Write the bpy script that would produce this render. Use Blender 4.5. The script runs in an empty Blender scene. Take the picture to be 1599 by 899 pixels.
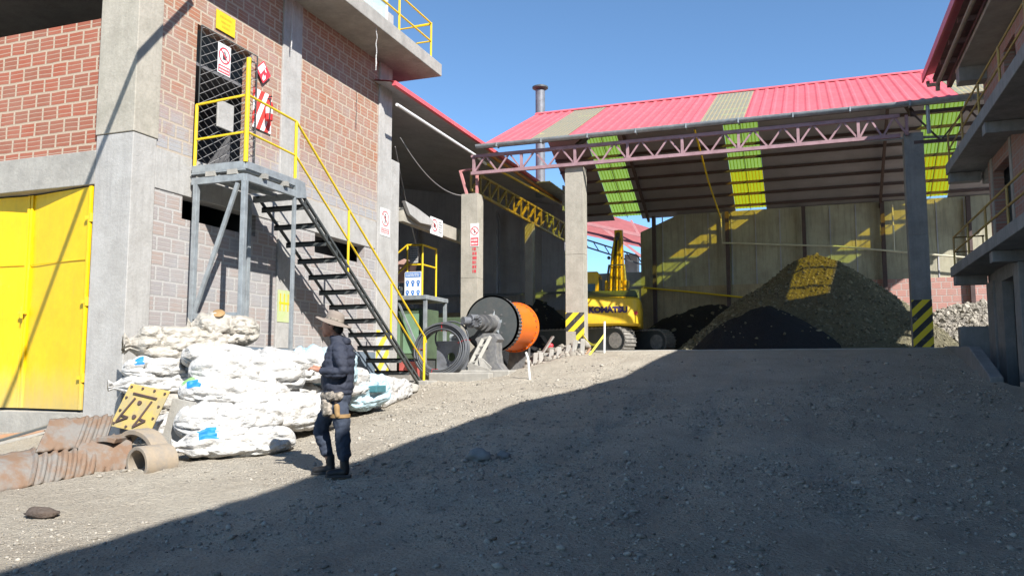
import bpy, bmesh, math, random
import numpy as np
from mathutils import Vector, Matrix, noise
R = math.radians
random.seed(7)
sc = bpy.context.scene
COL = sc.collection
# ---------------------------------------------------------------- camera
cam_d = bpy.data.cameras.new('camera'); cam = bpy.data.objects.new('camera', cam_d); COL.objects.link(cam)
cam_d.sensor_width = 36; cam_d.lens = 29.04; cam_d.clip_end = 2000; cam_d.clip_start = .05
cam.location = (0, 0, 0)
cam.rotation_euler = (R(90) + math.atan(130 / 1290), 0, R(20))
sc.camera = cam
# ---------------------------------------------------------------- light
SUN = Vector((.92, -.76, 1.0)).normalized()          # towards the sun
elev = math.asin(SUN.z); az = math.atan2(SUN.x, SUN.y)
w = bpy.data.worlds.new('World'); sc.world = w; w.use_nodes = True
nt = w.node_tree; bg = nt.nodes['Background']
sky = nt.nodes.new('ShaderNodeTexSky'); sky.sky_type = 'NISHITA'; sky.sun_disc = False
sky.sun_elevation = elev; sky.sun_rotation = az; sky.altitude = 3800; sky.air_density = 1.0; sky.dust_density = .1; sky.ozone_density = 4.0
tint = nt.nodes.new('ShaderNodeMix'); tint.data_type = 'RGBA'; tint.blend_type = 'MULTIPLY'; tint.inputs[0].default_value = 1; tint.inputs[7].default_value = (.84, .935, .885, 1)
nt.links.new(sky.outputs[0], tint.inputs[6]); nt.links.new(tint.outputs[2], bg.inputs[0]); bg.inputs[1].default_value = .128
sl = bpy.data.lights.new('sun', 'SUN'); sl.energy = 4.6; sl.angle = R(.53); sl.color = (1, .97, .92)
so = bpy.data.objects.new('sun', sl); COL.objects.link(so); so.rotation_euler = (-SUN).to_track_quat('-Z', 'Y').to_euler()
sc.view_settings.view_transform = 'Standard'; sc.view_settings.look = 'None'
sc.view_settings.exposure = 1.08; sc.view_settings.gamma = 1
sc.render.engine = 'CYCLES'; sc.cycles.max_bounces = 10; sc.cycles.diffuse_bounces = 5; sc.cycles.transparent_max_bounces = 12
sc.render.resolution_x = 1024; sc.render.resolution_y = 575

# ---------------------------------------------------------------- materials
def N(nt, t, **k):
    n = nt.nodes.new(t)
    for a, b in k.items(): setattr(n, a, b)
    return n
def math_n(nt, op, a, b=None, c=None):
    n = N(nt, 'ShaderNodeMath', operation=op)
    for i, x in enumerate((a, b, c)):
        if x is None: continue
        if isinstance(x, (int, float)): n.inputs[i].default_value = x
        else: nt.links.new(x, n.inputs[i])
    return n.outputs[0]
def mixc(nt, f, a, b, bt='MIX'):
    n = N(nt, 'ShaderNodeMix', data_type='RGBA', blend_type=bt)
    for i, x in ((0, f), (6, a), (7, b)):
        if isinstance(x, (int, float)): n.inputs[i].default_value = x
        elif isinstance(x, tuple): n.inputs[i].default_value = (*x[:3], 1)
        else: nt.links.new(x, n.inputs[i])
    return n.outputs[2]
def noise_n(nt, vec, scale, detail=5, rough=.6):
    n = N(nt, 'ShaderNodeTexNoise'); n.inputs['Scale'].default_value = scale; n.inputs['Detail'].default_value = detail
    n.inputs['Roughness'].default_value = rough
    if vec is not None: nt.links.new(vec, n.inputs['Vector'])
    return n.outputs['Fac']
def ramp(nt, fac, lo, hi):
    n = N(nt, 'ShaderNodeMapRange'); n.inputs[1].default_value = lo; n.inputs[2].default_value = hi
    nt.links.new(fac, n.inputs[0]); return n.outputs[0]
def mapv(nt, vec, s):
    n = N(nt, 'ShaderNodeMapping'); n.inputs['Scale'].default_value = s; nt.links.new(vec, n.inputs[0]); return n.outputs[0]
def newmat(name):
    m = bpy.data.materials.new(name); m.use_nodes = True; return m, m.node_tree, m.node_tree.nodes['Principled BSDF']
def bump(nt, b, h, dist, strength=1):
    n = N(nt, 'ShaderNodeBump'); n.inputs['Distance'].default_value = dist; n.inputs['Strength'].default_value = strength
    nt.links.new(h, n.inputs['Height']); nt.links.new(n.outputs[0], b.inputs['Normal'])
def basic(name, c, rough=.7, metal=0, c2=None, scale=2.5, lo=.4, hi=.65, bs=35, bd=.004, streak=None, spec=.4):
    """weathered surface: base colour c, worn patches c2, fine bump, vertical streaks"""
    m, t, b = newmat(name)
    g = N(t, 'ShaderNodeNewGeometry').outputs['Position']
    if c2 is None: c2 = tuple(x * .8 for x in c)
    f = ramp(t, noise_n(t, g, scale, 7, .65), lo, hi)
    col = mixc(t, f, c, c2)
    if streak:
        s = ramp(t, noise_n(t, mapv(t, g, (6, 6, .45)), 1.5, 6, .7), .48, .72)
        col = mixc(t, math_n(t, 'MULTIPLY', s, streak[1]), col, streak[0])
    fine = ramp(t, noise_n(t, g, bs, 4, .7), .3, .7)
    col = mixc(t, math_n(t, 'MULTIPLY', fine, .18), col, tuple(x * .45 for x in c))
    t.links.new(col, b.inputs['Base Color'])
    b.inputs['Roughness'].default_value = rough; b.inputs['Metallic'].default_value = metal
    b.inputs['Specular IOR Level'].default_value = spec
    if bd: bump(t, b, noise_n(t, g, bs, 5, .7), bd, .8)
    return m
M = {}
M['conc'] = basic('concrete', (.37, .35, .31), .9, c2=(.28, .265, .235), streak=((.26, .25, .23), .5), bd=.012, bs=18)
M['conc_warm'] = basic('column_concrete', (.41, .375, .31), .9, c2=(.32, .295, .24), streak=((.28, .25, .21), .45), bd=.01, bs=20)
M['conc_white'] = basic('lime_washed_concrete', (.42, .405, .38), .9, c2=(.34, .325, .30), streak=((.25, .24, .225), .5), bd=.01, bs=20)
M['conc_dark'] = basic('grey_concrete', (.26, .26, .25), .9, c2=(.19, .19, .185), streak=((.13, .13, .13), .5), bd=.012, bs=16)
M['yellow'] = basic('yellow_paint', (.78, .54, .02), .42, c2=(.70, .47, .02), bd=.001, scale=4, streak=((.45, .32, .05), .25))
M['door_yellow'] = basic('yellow_gate_paint', (.82, .53, .005), .45, c2=(.76, .48, .005), bd=.002, bs=9, streak=((.60, .40, .02), .35))
def grime(m, z0, z1, c):
    t = m.node_tree; b = t.nodes['Principled BSDF']; old = b.inputs['Base Color'].links[0].from_socket
    g = N(t, 'ShaderNodeNewGeometry').outputs['Position']; s_ = N(t, 'ShaderNodeSeparateXYZ'); t.links.new(g, s_.inputs[0])
    zz = math_n(t, 'ADD', s_.outputs[2], math_n(t, 'MULTIPLY', noise_n(t, mapv(t, g, (5, 5, 1)), 1.5, 8, .75), -.9))
    mr = N(t, 'ShaderNodeMapRange'); mr.inputs[1].default_value = z0; mr.inputs[2].default_value = z1; mr.inputs[3].default_value = .75; mr.inputs[4].default_value = 0; t.links.new(zz, mr.inputs[0])
    scr = ramp(t, noise_n(t, mapv(t, g, (14, 14, 1.2)), 2.5, 4, .8), .63, .68)
    f = math_n(t, 'MAXIMUM', mr.outputs[0], math_n(t, 'MULTIPLY', scr, .35))
    t.links.new(mixc(t, f, old, c), b.inputs['Base Color'])
grime(M['door_yellow'], -1.15, -.35, (.45, .36, .17))
M['galv'] = basic('galvanised_steel', (.36, .39, .40), .5, .35, c2=(.25, .27, .28), bd=.001, scale=6, streak=((.42, .44, .45), .4))
M['dark_steel'] = basic('dark_painted_steel', (.075, .085, .085), .5, .2, c2=(.10, .10, .095), bd=.001, scale=7)
M['steel_grey'] = basic('grey_steel_plate', (.21, .22, .24), .55, .3, c2=(.14, .145, .155), bd=.002, scale=5)
M['rust'] = basic('rusty_steel', (.21, .14, .095), .85, .1, c2=(.215, .20, .18), scale=3.5, lo=.42, hi=.58, bd=.006, bs=22, streak=((.20, .10, .055), .6))
M['rust_tan'] = basic('tan_rusty_pipe', (.32, .26, .19), .85, .05, c2=(.24, .215, .185), scale=6, bd=.006)
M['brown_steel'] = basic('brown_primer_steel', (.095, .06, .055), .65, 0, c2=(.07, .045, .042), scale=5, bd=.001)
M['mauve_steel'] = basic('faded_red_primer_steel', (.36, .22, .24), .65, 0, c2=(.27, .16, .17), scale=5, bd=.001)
M['pink_steel'] = basic('pink_primer_steel', (.55, .25, .24), .6, 0, c2=(.45, .2, .2), bd=.001)
M['ochre_steel'] = basic('ochre_truss_steel', (.42, .30, .08), .65, 0, c2=(.25, .19, .08), scale=2, bd=.001)
M['roof_red'] = basic('glare_lightened_red_roof_sheet', (.68, .115, .135), .5, 0, c2=(.60, .10, .115), scale=.8, bd=0, bs=4, streak=((.52, .24, .22), .45))  # pink cast in the red stands in for overexposure glare
M['roof_under'] = basic('roof_underside_sheet', (.34, .31, .33), .7, 0, c2=(.27, .25, .26), bd=0, scale=1)
M['soffit'] = basic('soffit_boards', (.12, .07, .07), .8, 0, c2=(.2, .1, .09), scale=3, bd=.003)
M['clad'] = basic('glow_warmed_wall_cladding', (.44, .41, .30), .75, 0, c2=(.32, .29, .21), scale=.9, bd=.006, bs=6, streak=((.15, .14, .12), .7))  # grey warmed in the colour to stand in for yellow skylight glow
M['clad_dark'] = basic('dark_wall_cladding', (.44, .43, .46), .8, 0, c2=(.34, .33, .36), scale=.9, bd=.004, bs=6, streak=((.22, .22, .24), .5))  # base grey lifted to stand in for lens haze in dark interiors
M['plaster'] = basic('earthy_plaster', (.44, .35, .22), .9, 0, c2=(.31, .24, .15), scale=1.2, bd=.01, bs=14, streak=((.14, .11, .08), .6))  # earthy tone, with extra yellow standing in for skylight glow
M['white'] = basic('white_paint', (.78, .78, .76), .5, 0, c2=(.70, .70, .68), bd=0)
M['red'] = basic('red_paint', (.62, .03, .03), .45, 0, c2=(.52, .03, .03), bd=0)
M['green_red_under'] = M['roof_under']
M['black'] = basic('black_rubber', (.03, .03, .033), .6, 0, c2=(.05, .05, .05), bd=0)
M['hose'] = basic('grey_black_hose', (.07, .075, .085), .45, 0, c2=(.10, .105, .11), bd=0)
M['mill_dark'] = basic('mill_dark_iron', (.10, .10, .105), .6, .2, c2=(.17, .165, .155), scale=6, bd=.003)
M['ped'] = basic('pedestal_grey_iron', (.15, .15, .155), .6, .2, c2=(.27, .26, .24), scale=7, bd=.003)
M['orange'] = basic('orange_drum_paint', (.78, .16, .015), .4, 0, c2=(.82, .17, .02), bd=0)
M['green'] = basic('green_machine_paint', (.085, .125, .07), .7, 0, c2=(.06, .085, .05), bd=.001)
M['teal'] = basic('teal_plastic', (.06, .19, .22), .4, 0, bd=0)
M['blue'] = basic('blue_ink', (.02, .22, .70), .6, 0, bd=0)
M['blue_dark'] = basic('blue_black_band', (.12, .16, .20), .8, 0, c2=(.20, .24, .28), bd=.004)
M['sign_blue'] = basic('sign_blue', (.05, .20, .55), .5, 0, bd=0)
M['greenink'] = basic('green_ink', (.25, .5, .18), .6, 0, bd=0)
M['purple'] = basic('dark_purple_lettering', (.05, .03, .12), .5, 0, bd=0)
M['glass'] = None
M['navy'] = basic('navy_quilted_cloth', (.022, .026, .042), .8, 0, c2=(.035, .04, .06), bd=.003, bs=40)
M['trouser'] = basic('navy_trouser_cloth', (.03, .04, .062), .9, 0, c2=(.05, .06, .085), bd=.003, bs=30)
M['boot'] = basic('black_boot_leather', (.02, .019, .019), .55, 0, bd=.001)
M['hat'] = basic('beige_hat_cloth', (.27, .225, .19), .95, 0, c2=(.21, .17, .14), bd=.002, bs=60)
M['camo'] = basic('pale_camouflage_cloth', (.33, .285, .235), .95, 0, c2=(.15, .13, .105), scale=22, lo=.45, hi=.52, bd=.003)
M['tan'] = basic('tan_leather', (.34, .21, .09), .7, 0, bd=.001)
M['skin'] = basic('skin', (.44, .24, .16), .6, 0, c2=(.33, .15, .1), bd=0)
M['hair'] = basic('black_hair', (.02, .016, .014), .7, 0, bd=.002)
M['wood'] = basic('weathered_plank', (.40, .22, .12), .85, 0, c2=(.3, .2, .14), scale=6, bd=.003)
M['wood_grey'] = basic('grey_timber', (.3, .28, .25), .9, 0, c2=(.2, .18, .16), scale=6, bd=.003)
M['plate_yellow'] = basic('dusty_yellow_plate', (.50, .37, .11), .65, 0, c2=(.38, .31, .16), scale=6, lo=.45, hi=.6, bd=.002, streak=((.34, .26, .15), .5))
M['exc_yellow'] = basic('excavator_yellow', (.85, .55, .025), .45, 0, c2=(.74, .47, .04), scale=3, bd=.001, streak=((.35, .24, .08), .35))
M['cab_glass'] = basic('dark_cab_glass', (.02, .045, .045), .12, 0, bd=0)
M['track'] = basic('dusty_track_steel', (.32, .30, .27), .7, .2, c2=(.18, .17, .155), scale=9, bd=.004)
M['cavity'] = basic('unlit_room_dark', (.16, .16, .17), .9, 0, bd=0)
M['pale_text'] = basic('pale_ink', (.60, .36, .02), .5, 0, bd=0)
M['dark_ink'] = basic('dark_ink', (.06, .05, .05), .6, 0, bd=0)
M['sign_red'] = basic('sign_red', (.68, .05, .07), .45, 0, bd=0)
M['sign_pink'] = basic('faded_sign_red', (.62, .18, .18), .5, 0, bd=0)
M['clod'] = basic('dark_soil_clod', (.09, .065, .05), .95, c2=(.14, .11, .09), scale=20, bd=.02, bs=60)

def sack_material(name, c, c2):
    m, t, b = newmat(name)
    g = N(t, 'ShaderNodeNewGeometry').outputs['Position']
    f = ramp(t, noise_n(t, g, 5, 7, .7), .5, .72)
    col = mixc(t, math_n(t, 'MULTIPLY', f, .75), c, c2)
    t.links.new(col, b.inputs['Base Color']); b.inputs['Roughness'].default_value = .55
    n1 = noise_n(t, mapv(t, g, (1, 1, 1.6)), 9, 3, .5)
    wv = noise_n(t, g, 300, 2, .5)
    n2 = math_n(t, 'ABSOLUTE', math_n(t, 'SUBTRACT', noise_n(t, mapv(t, g, (1, 1, 1.8)), 4.0, 2, .4), .5))
    h = math_n(t, 'ADD', math_n(t, 'ADD', n1, math_n(t, 'MULTIPLY', n2, -1.2)), math_n(t, 'MULTIPLY', wv, .04))
    bump(t, b, h, .045, 1)
    return m
M['sack'] = sack_material('white_woven_sack', (.46, .45, .43), (.34, .31, .265))
M['sack_cream'] = sack_material('cream_woven_sack', (.38, .35, .30), (.26, .23, .185))
M['sack_blue'] = sack_material('pale_blue_plastic_sheet', (.40, .54, .60), (.3, .38, .42))

def brick_material(name, ax, c_a, c_b, mortar, washed, wash_z=None, wash_all=.25, bw=.325, rh=.245, z0=0.0, slot=True):
    """hollow clay bricks laid with mortar, fluted faces (three pale grooves a brick); ax = wall's horizontal axis"""
    m, t, b = newmat(name)
    g = N(t, 'ShaderNodeNewGeometry').outputs['Position']
    s = N(t, 'ShaderNodeSeparateXYZ'); t.links.new(g, s.inputs[0])
    hz = s.outputs['XYZ'.index(ax)]; vz = math_n(t, 'SUBTRACT', s.outputs[2], z0)
    wob = math_n(t, 'MULTIPLY', math_n(t, 'SUBTRACT', noise_n(t, g, 3, 3, .5), .5), .03)
    vz2 = math_n(t, 'ADD', vz, wob); hz2 = math_n(t, 'ADD', hz, wob)
    cb = N(t, 'ShaderNodeCombineXYZ'); t.links.new(hz2, cb.inputs[0]); t.links.new(vz2, cb.inputs[1])
    br = N(t, 'ShaderNodeTexBrick'); t.links.new(cb.outputs[0], br.inputs['Vector'])
    br.inputs['Scale'].default_value = 1; br.inputs['Brick Width'].default_value = bw; br.inputs['Row Height'].default_value = rh
    br.inputs['Mortar Size'].default_value = .021; br.inputs['Mortar Smooth'].default_value = .15; br.inputs['Bias'].default_value = -.1
    br.inputs['Color1'].default_value = (*c_a, 1); br.inputs['Color2'].default_value = (*c_b, 1); br.inputs['Mortar'].default_value = (*mortar, 1)
    fr = math_n(t, 'FRACT', math_n(t, 'DIVIDE', vz2, rh))
    st = math_n(t, 'FRACT', math_n(t, 'ADD', math_n(t, 'MULTIPLY', fr, 3.0), .5))
    groove = math_n(t, 'LESS_THAN', math_n(t, 'ABSOLUTE', math_n(t, 'SUBTRACT', st, .5)), .10)
    n1 = noise_n(t, g, 1.7, 7, .72)
    gm = math_n(t, 'MULTIPLY', groove, ramp(t, n1, .05, .4))
    col = mixc(t, math_n(t, 'MULTIPLY', gm, .75), br.outputs['Color'], tuple(.72 * mortar[i] + .28 * c_a[i] for i in range(3)))
    big = ramp(t, noise_n(t, g, .9, 6, .7), .42, .7)
    wsh = math_n(t, 'MULTIPLY', big, wash_all)
    if wash_z:
        zz = math_n(t, 'ADD', s.outputs[2], math_n(t, 'MULTIPLY', math_n(t, 'SUBTRACT', n1, .5), 1.8))
        mr = N(t, 'ShaderNodeMapRange'); mr.inputs[1].default_value = wash_z[0]; mr.inputs[2].default_value = wash_z[1]
        mr.inputs[3].default_value = .88; mr.inputs[4].default_value = 0; t.links.new(zz, mr.inputs[0])
        wsh = math_n(t, 'MAXIMUM', wsh, math_n(t, 'MULTIPLY', mr.outputs[0], ramp(t, noise_n(t, g, 2.2, 5, .6), .2, .45)))
    mort = math_n(t, 'SUBTRACT', 1.0, math_n(t, 'MULTIPLY', br.outputs['Fac'], .0))
    col = mixc(t, wsh, col, washed)
    col = mixc(t, math_n(t, 'MULTIPLY', gm, .3), col, mortar)
    # joints stay readable through the wash
    col = mixc(t, math_n(t, 'MULTIPLY', br.outputs['Fac'], .75), col, mortar)
    fine = noise_n(t, g, 40, 4, .7)
    col = mixc(t, math_n(t, 'MULTIPLY', ramp(t, fine, .4, .8), .25), col, tuple(x * .5 for x in c_b))
    t.links.new(col, b.inputs['Base Color']); b.inputs['Roughness'].default_value = .92
    h = math_n(t, 'ADD', math_n(t, 'MULTIPLY', math_n(t, 'SUBTRACT', 1.0, br.outputs['Fac']), .6), math_n(t, 'MULTIPLY', math_n(t, 'SUBTRACT', 1.0, groove), .4))
    h = math_n(t, 'ADD', h, math_n(t, 'MULTIPLY', fine, .35))
    bump(t, b, h, .014, .9)
    return m
M['brick_front'] = brick_material('red_hollow_brick', 'X', (.33, .088, .048), (.26, .095, .058), (.45, .36, .265), (.36, .26, .20), None, .3)
M['brick_side'] = brick_material('pale_side_brick', 'Y', (.35, .15, .085), (.31, .175, .115), (.45, .37, .28), (.33, .35, .365), (3.8, 5.0), .45)
M['brick_low'] = brick_material('grey_washed_brick', 'Y', (.34, .27, .235), (.29, .28, .28), (.42, .40, .375), (.34, .355, .37), None, .6)
M['brick_right'] = brick_material('brown_red_brick', 'Y', (.34, .16, .12), (.3, .17, .13), (.30, .26, .23), (.3, .26, .24), None, .3)
M['brick_back'] = brick_material('salmon_brick', 'X', (.48, .22, .18), (.43, .22, .18), (.45, .36, .32), (.44, .33, .3), None, .3)

def stripe_mat(name, c1, c2, per, kx=1., kz=1.):
    m, t, b = newmat(name)
    g = N(t, 'ShaderNodeNewGeometry').outputs['Position']
    s = N(t, 'ShaderNodeSeparateXYZ'); t.links.new(g, s.inputs[0])
    q = math_n(t, 'ADD', math_n(t, 'MULTIPLY', math_n(t, 'ADD', s.outputs[0], s.outputs[1]), kx), math_n(t, 'MULTIPLY', s.outputs[2], kz))
    f = math_n(t, 'LESS_THAN', math_n(t, 'FRACT', math_n(t, 'DIVIDE', q, per)), .5)
    wear = ramp(t, noise_n(t, g, 9, 6, .75), .55, .75)
    col = mixc(t, f, c1, c2); col = mixc(t, math_n(t, 'MULTIPLY', wear, .45), col, (.4, .38, .34))
    t.links.new(col, b.inputs['Base Color']); b.inputs['Roughness'].default_value = .7
    return m
M['hazard'] = stripe_mat('yellow_black_stripes', (.03, .03, .03), (.72, .55, .02), .36, -1, 1)
M['redstripe'] = stripe_mat('red_white_stripes', (.66, .05, .04), (.8, .78, .76), .52, -2.1, 1)

def skylight(name, tint, dusty, DF=.38, TRN=.34):
    m, t, b = newmat(name); out = t.nodes['Material Output']
    g = N(t, 'ShaderNodeNewGeometry').outputs['Position']
    tr = N(t, 'ShaderNodeBsdfTransparent'); tr.inputs[0].default_value = (*tint, 1)
    tl = N(t, 'ShaderNodeBsdfTranslucent'); df = N(t, 'ShaderNodeBsdfDiffuse')
    c = mixc(t, ramp(t, noise_n(t, mapv(t, g, (3, .4, .4)), 2, 5, .6), .4, .7), tint, tuple(x * .85 for x in tint))
    t.links.new(c, tl.inputs[0]); df.inputs[0].default_value = (*dusty, 1)
    a = N(t, 'ShaderNodeMixShader'); a.inputs[0].default_value = DF; t.links.new(tl.outputs[0], a.inputs[1]); t.links.new(df.outputs[0], a.inputs[2])
    a2 = N(t, 'ShaderNodeMixShader'); a2.inputs[0].default_value = TRN; t.links.new(a.outputs[0], a2.inputs[1]); t.links.new(tr.outputs[0], a2.inputs[2])
    t.links.new(a2.outputs[0], out.inputs[0]); return m
M['sky_green'] = skylight('green_translucent_sheet', (.62, .70, .10), (.42, .46, .38), .28, .70)
M['sky_yellow'] = skylight('sunlit_yellow_sheet', (.88, .72, .02), (.5, .45, .2), .28, .70)  # yellow tint stands in for direct sun on the lower sheets
M['sky_front'] = skylight('dusty_translucent_sheet', (1.0, .80, .05), (.55, .57, .49), .8, .60)
m, t, b = newmat('balcony_glass'); b.inputs['Base Color'].default_value = (.55, .68, .68, 1); b.inputs['Roughness'].default_value = .25; b.inputs['Alpha'].default_value = .55; M['glass'] = m
m, t, b = newmat('chain_wire'); b.inputs['Base Color'].default_value = (.30, .29, .28, 1); b.inputs['Metallic'].default_value = .3; b.inputs['Roughness'].default_value = .5; M['wire'] = m

def gravel_mat(name, c1, c2, c3):
    m, t, b = newmat(name)
    geo = N(t, 'ShaderNodeNewGeometry'); g = geo.outputs['Position']
    f1 = ramp(t, noise_n(t, g, .55, 9, .72), .36, .64)
    col = mixc(t, f1, c1, c2)
    f2 = ramp(t, noise_n(t, g, 28, 6, .8), .35, .68)
    col = mixc(t, math_n(t, 'MULTIPLY', f2, .55), col, c3)
    col = mixc(t, math_n(t, 'MULTIPLY', geo.outputs['Random Per Island'], .0), col, c2)
    v = N(t, 'ShaderNodeTexVoronoi'); v.inputs['Scale'].default_value = 34; t.links.new(g, v.inputs['Vector'])
    t.links.new(col, b.inputs['Base Color']); b.inputs['Roughness'].default_value = .95; b.inputs['Specular IOR Level'].default_value = .2
    h = math_n(t, 'ADD', noise_n(t, g, 12, 8, .75), math_n(t, 'MULTIPLY', v.outputs['Distance'], -.35))
    bump(t, b, h, .08, 1)
    return m
def stone_mat(name, c1, c2):
    m, t, b = newmat(name)
    geo = N(t, 'ShaderNodeNewGeometry'); g = geo.outputs['Position']
    col = mixc(t, geo.outputs['Random Per Island'], c1, c2)
    col = mixc(t, math_n(t, 'MULTIPLY', noise_n(t, g, 40, 4, .7), .5), col, tuple(.6 * x for x in c1))
    t.links.new(col, b.inputs['Base Color']); b.inputs['Roughness'].default_value = .95; b.inputs['Specular IOR Level'].default_value = .2
    return m
M['ground'] = gravel_mat('dusty_gravel_ground', (.57, .515, .42), (.43, .375, .30), (.27, .235, .185))
M['stones'] = stone_mat('loose_stones', (.20, .18, .15), (.50, .455, .385))
M['ore'] = gravel_mat('dark_ore', (.22, .195, .115), (.14, .125, .08), (.075, .068, .05))
M['ore_stone'] = stone_mat('ore_lumps', (.09, .08, .055), (.30, .27, .18))
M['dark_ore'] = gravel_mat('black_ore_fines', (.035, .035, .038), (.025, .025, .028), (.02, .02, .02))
M['pale_gravel'] = gravel_mat('pale_gravel', (.36, .33, .29), (.27, .245, .215), (.16, .145, .13))

# ---------------------------------------------------------------- mesh helpers
ORG = {}
def props(o, label=None, cat=None, group=None, kind=None):
    if label: o['label'] = label
    if cat: o['category'] = cat
    if group: o['group'] = group
    if kind: o['kind'] = kind
    return o
def thing(name, loc, label, cat, group=None):
    o = bpy.data.objects.new(name, None); COL.objects.link(o); o.location = loc; o.empty_display_size = .2
    ORG[o.name] = Vector(loc); return props(o, label, cat, group)
def dup(root, loc, label, rotz=None):
    def cp(o, par):
        c = o.copy(); COL.objects.link(c); c.parent = par
        for ch in o.children: cp(ch, c)
        return c
    r = cp(root, None); r.location = loc; r['label'] = label
    if rotz is not None: r.rotation_euler = (0, 0, rotz)
    return r
class MB:
    def __init__(s): s.v = []; s.f = []; s.mi = []; s.cur = 0
    def add(s, vs, fs):
        n = len(s.v); s.v += [Vector(v) for v in vs]
        for f in fs: s.f.append(tuple(i + n for i in f)); s.mi.append(s.cur)
        return s
    def m(s, i): s.cur = i; return s
    def box(s, x0, x1, y0, y1, z0, z1):
        return s.add([(x0, y0, z0), (x1, y0, z0), (x1, y1, z0), (x0, y1, z0), (x0, y0, z1), (x1, y0, z1), (x1, y1, z1), (x0, y1, z1)],
                     [(0, 3, 2, 1), (4, 5, 6, 7), (0, 1, 5, 4), (1, 2, 6, 5), (2, 3, 7, 6), (3, 0, 4, 7)])
    def bar(s, p, q, w, h=None, up=(0, 0, 1)):
        p = Vector(p); q = Vector(q); h = h or w; d = (q - p).normalized(); u = Vector(up)
        if abs(d.dot(u)) > .98: u = Vector((1, 0, 0))
        a = d.cross(u).normalized() * w / 2; c = a.cross(d).normalized() * h / 2
        vs = [p - a - c, p + a - c, p + a + c, p - a + c, q - a - c, q + a - c, q + a + c, q - a + c]
        return s.add(vs, [(0, 1, 2, 3), (7, 6, 5, 4), (4, 5, 1, 0), (5, 6, 2, 1), (6, 7, 3, 2), (7, 4, 0, 3)])
    def tube(s, pts, r, seg=8, closed=False, caps=True):
        pts = [Vector(p) for p in pts]; n = len(pts); rings = []; prev = None
        for i, p in enumerate(pts):
            a = pts[(i - 1) % n] if (i > 0 or closed) else p; b = pts[(i + 1) % n] if (i < n - 1 or closed) else p
            d = (b - a).normalized()
            if prev is None:
                u = Vector((0, 0, 1)) if abs(d.z) < .9 else Vector((1, 0, 0)); x = d.cross(u).normalized()
            else: x = (prev - d * prev.dot(d)).normalized()
            prev = x; y = d.cross(x); rr = r[i] if isinstance(r, (list, tuple)) else r
            rings.append([p + x * math.cos(2 * math.pi * k / seg) * rr + y * math.sin(2 * math.pi * k / seg) * rr for k in range(seg)])
        vs = [v for rg in rings for v in rg]; fs = []
        for i in range(n if closed else n - 1):
            for k in range(seg):
                a = i * seg + k; b2 = i * seg + (k + 1) % seg; c = ((i + 1) % n) * seg + (k + 1) % seg; d2 = ((i + 1) % n) * seg + k
                fs.append((a, b2, c, d2))
        if caps and not closed:
            fs.append(tuple(range(seg))[::-1]); fs.append(tuple((n - 1) * seg + k for k in range(seg)))
        return s.add(vs, fs)
    def prism(s, poly, ext):
        """polygon (list of 3D points) extruded by vector ext"""
        e = Vector(ext); n = len(poly); P = [Vector(p) for p in poly]
        fs = [tuple(range(n))[::-1], tuple(range(n, 2 * n))] + [(i, (i + 1) % n, n + (i + 1) % n, n + i) for i in range(n)]
        return s.add(P + [p + e for p in P], fs)
    def lathe(s, c, axis, prof, seg=32, ref=None):
        """prof = [(along, radius)...]"""
        c = Vector(c); d = Vector(axis).normalized(); u = Vector(ref) if ref else (Vector((0, 0, 1)) if abs(d.z) < .9 else Vector((1, 0, 0)))
        x = d.cross(u).normalized(); y = d.cross(x); vs = []; fs = []
        for a, r in prof:
            for k in range(seg):
                t = 2 * math.pi * k / seg; vs.append(c + d * a + (x * math.cos(t) + y * math.sin(t)) * r)
        for i in range(len(prof) - 1):
            for k in range(seg): fs.append((i * seg + k, i * seg + (k + 1) % seg, (i + 1) * seg + (k + 1) % seg, (i + 1) * seg + k))
        if prof[0][1] > 1e-6: fs.append(tuple(range(seg))[::-1])
        if prof[-1][1] > 1e-6: fs.append(tuple((len(prof) - 1) * seg + k for k in range(seg)))
        return s.add(vs, fs)
    def build(s, name, mats, parent=None, smooth=False, bev=0, local=False, label=None, cat=None, group=None, kind=None, origin=None):
        if not isinstance(mats, (list, tuple)): mats = [mats]
        if origin is not None: o3 = Vector(origin)
        elif parent is None:
            xs = [v.x for v in s.v]; ys = [v.y for v in s.v]; zs = [v.z for v in s.v]
            o3 = Vector(((min(xs) + max(xs)) / 2, (min(ys) + max(ys)) / 2, min(zs)))
        else: o3 = Vector((0, 0, 0)) if local else ORG[parent.name]
        me = bpy.data.meshes.new(name); me.from_pydata([tuple(v - o3) for v in s.v], [], s.f)
        for m_ in mats: me.materials.append(M[m_] if isinstance(m_, str) else m_)
        me.polygons.foreach_set('material_index', s.mi)
        bm = bmesh.new(); bm.from_mesh(me); bmesh.ops.recalc_face_normals(bm, faces=bm.faces); bm.to_mesh(me); bm.free()
        if smooth:
            me.polygons.foreach_set('use_smooth', [True] * len(me.polygons))
            try: me.set_sharp_from_angle(angle=R(smooth if smooth is not True else 40))
            except Exception: pass
        me.update()
        o = bpy.data.objects.new(name, me); COL.objects.link(o)
        if parent is None: o.location = o3
        else: o.parent = parent
        ORG[o.name] = o3 if parent is None or not local else Vector((0, 0, 0))
        if bev:
            md = o.modifiers.new('bevel', 'BEVEL'); md.width = bev; md.segments = 2; md.limit_method = 'ANGLE'; md.angle_limit = R(50)
        return props(o, label, cat, group, kind)

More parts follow.
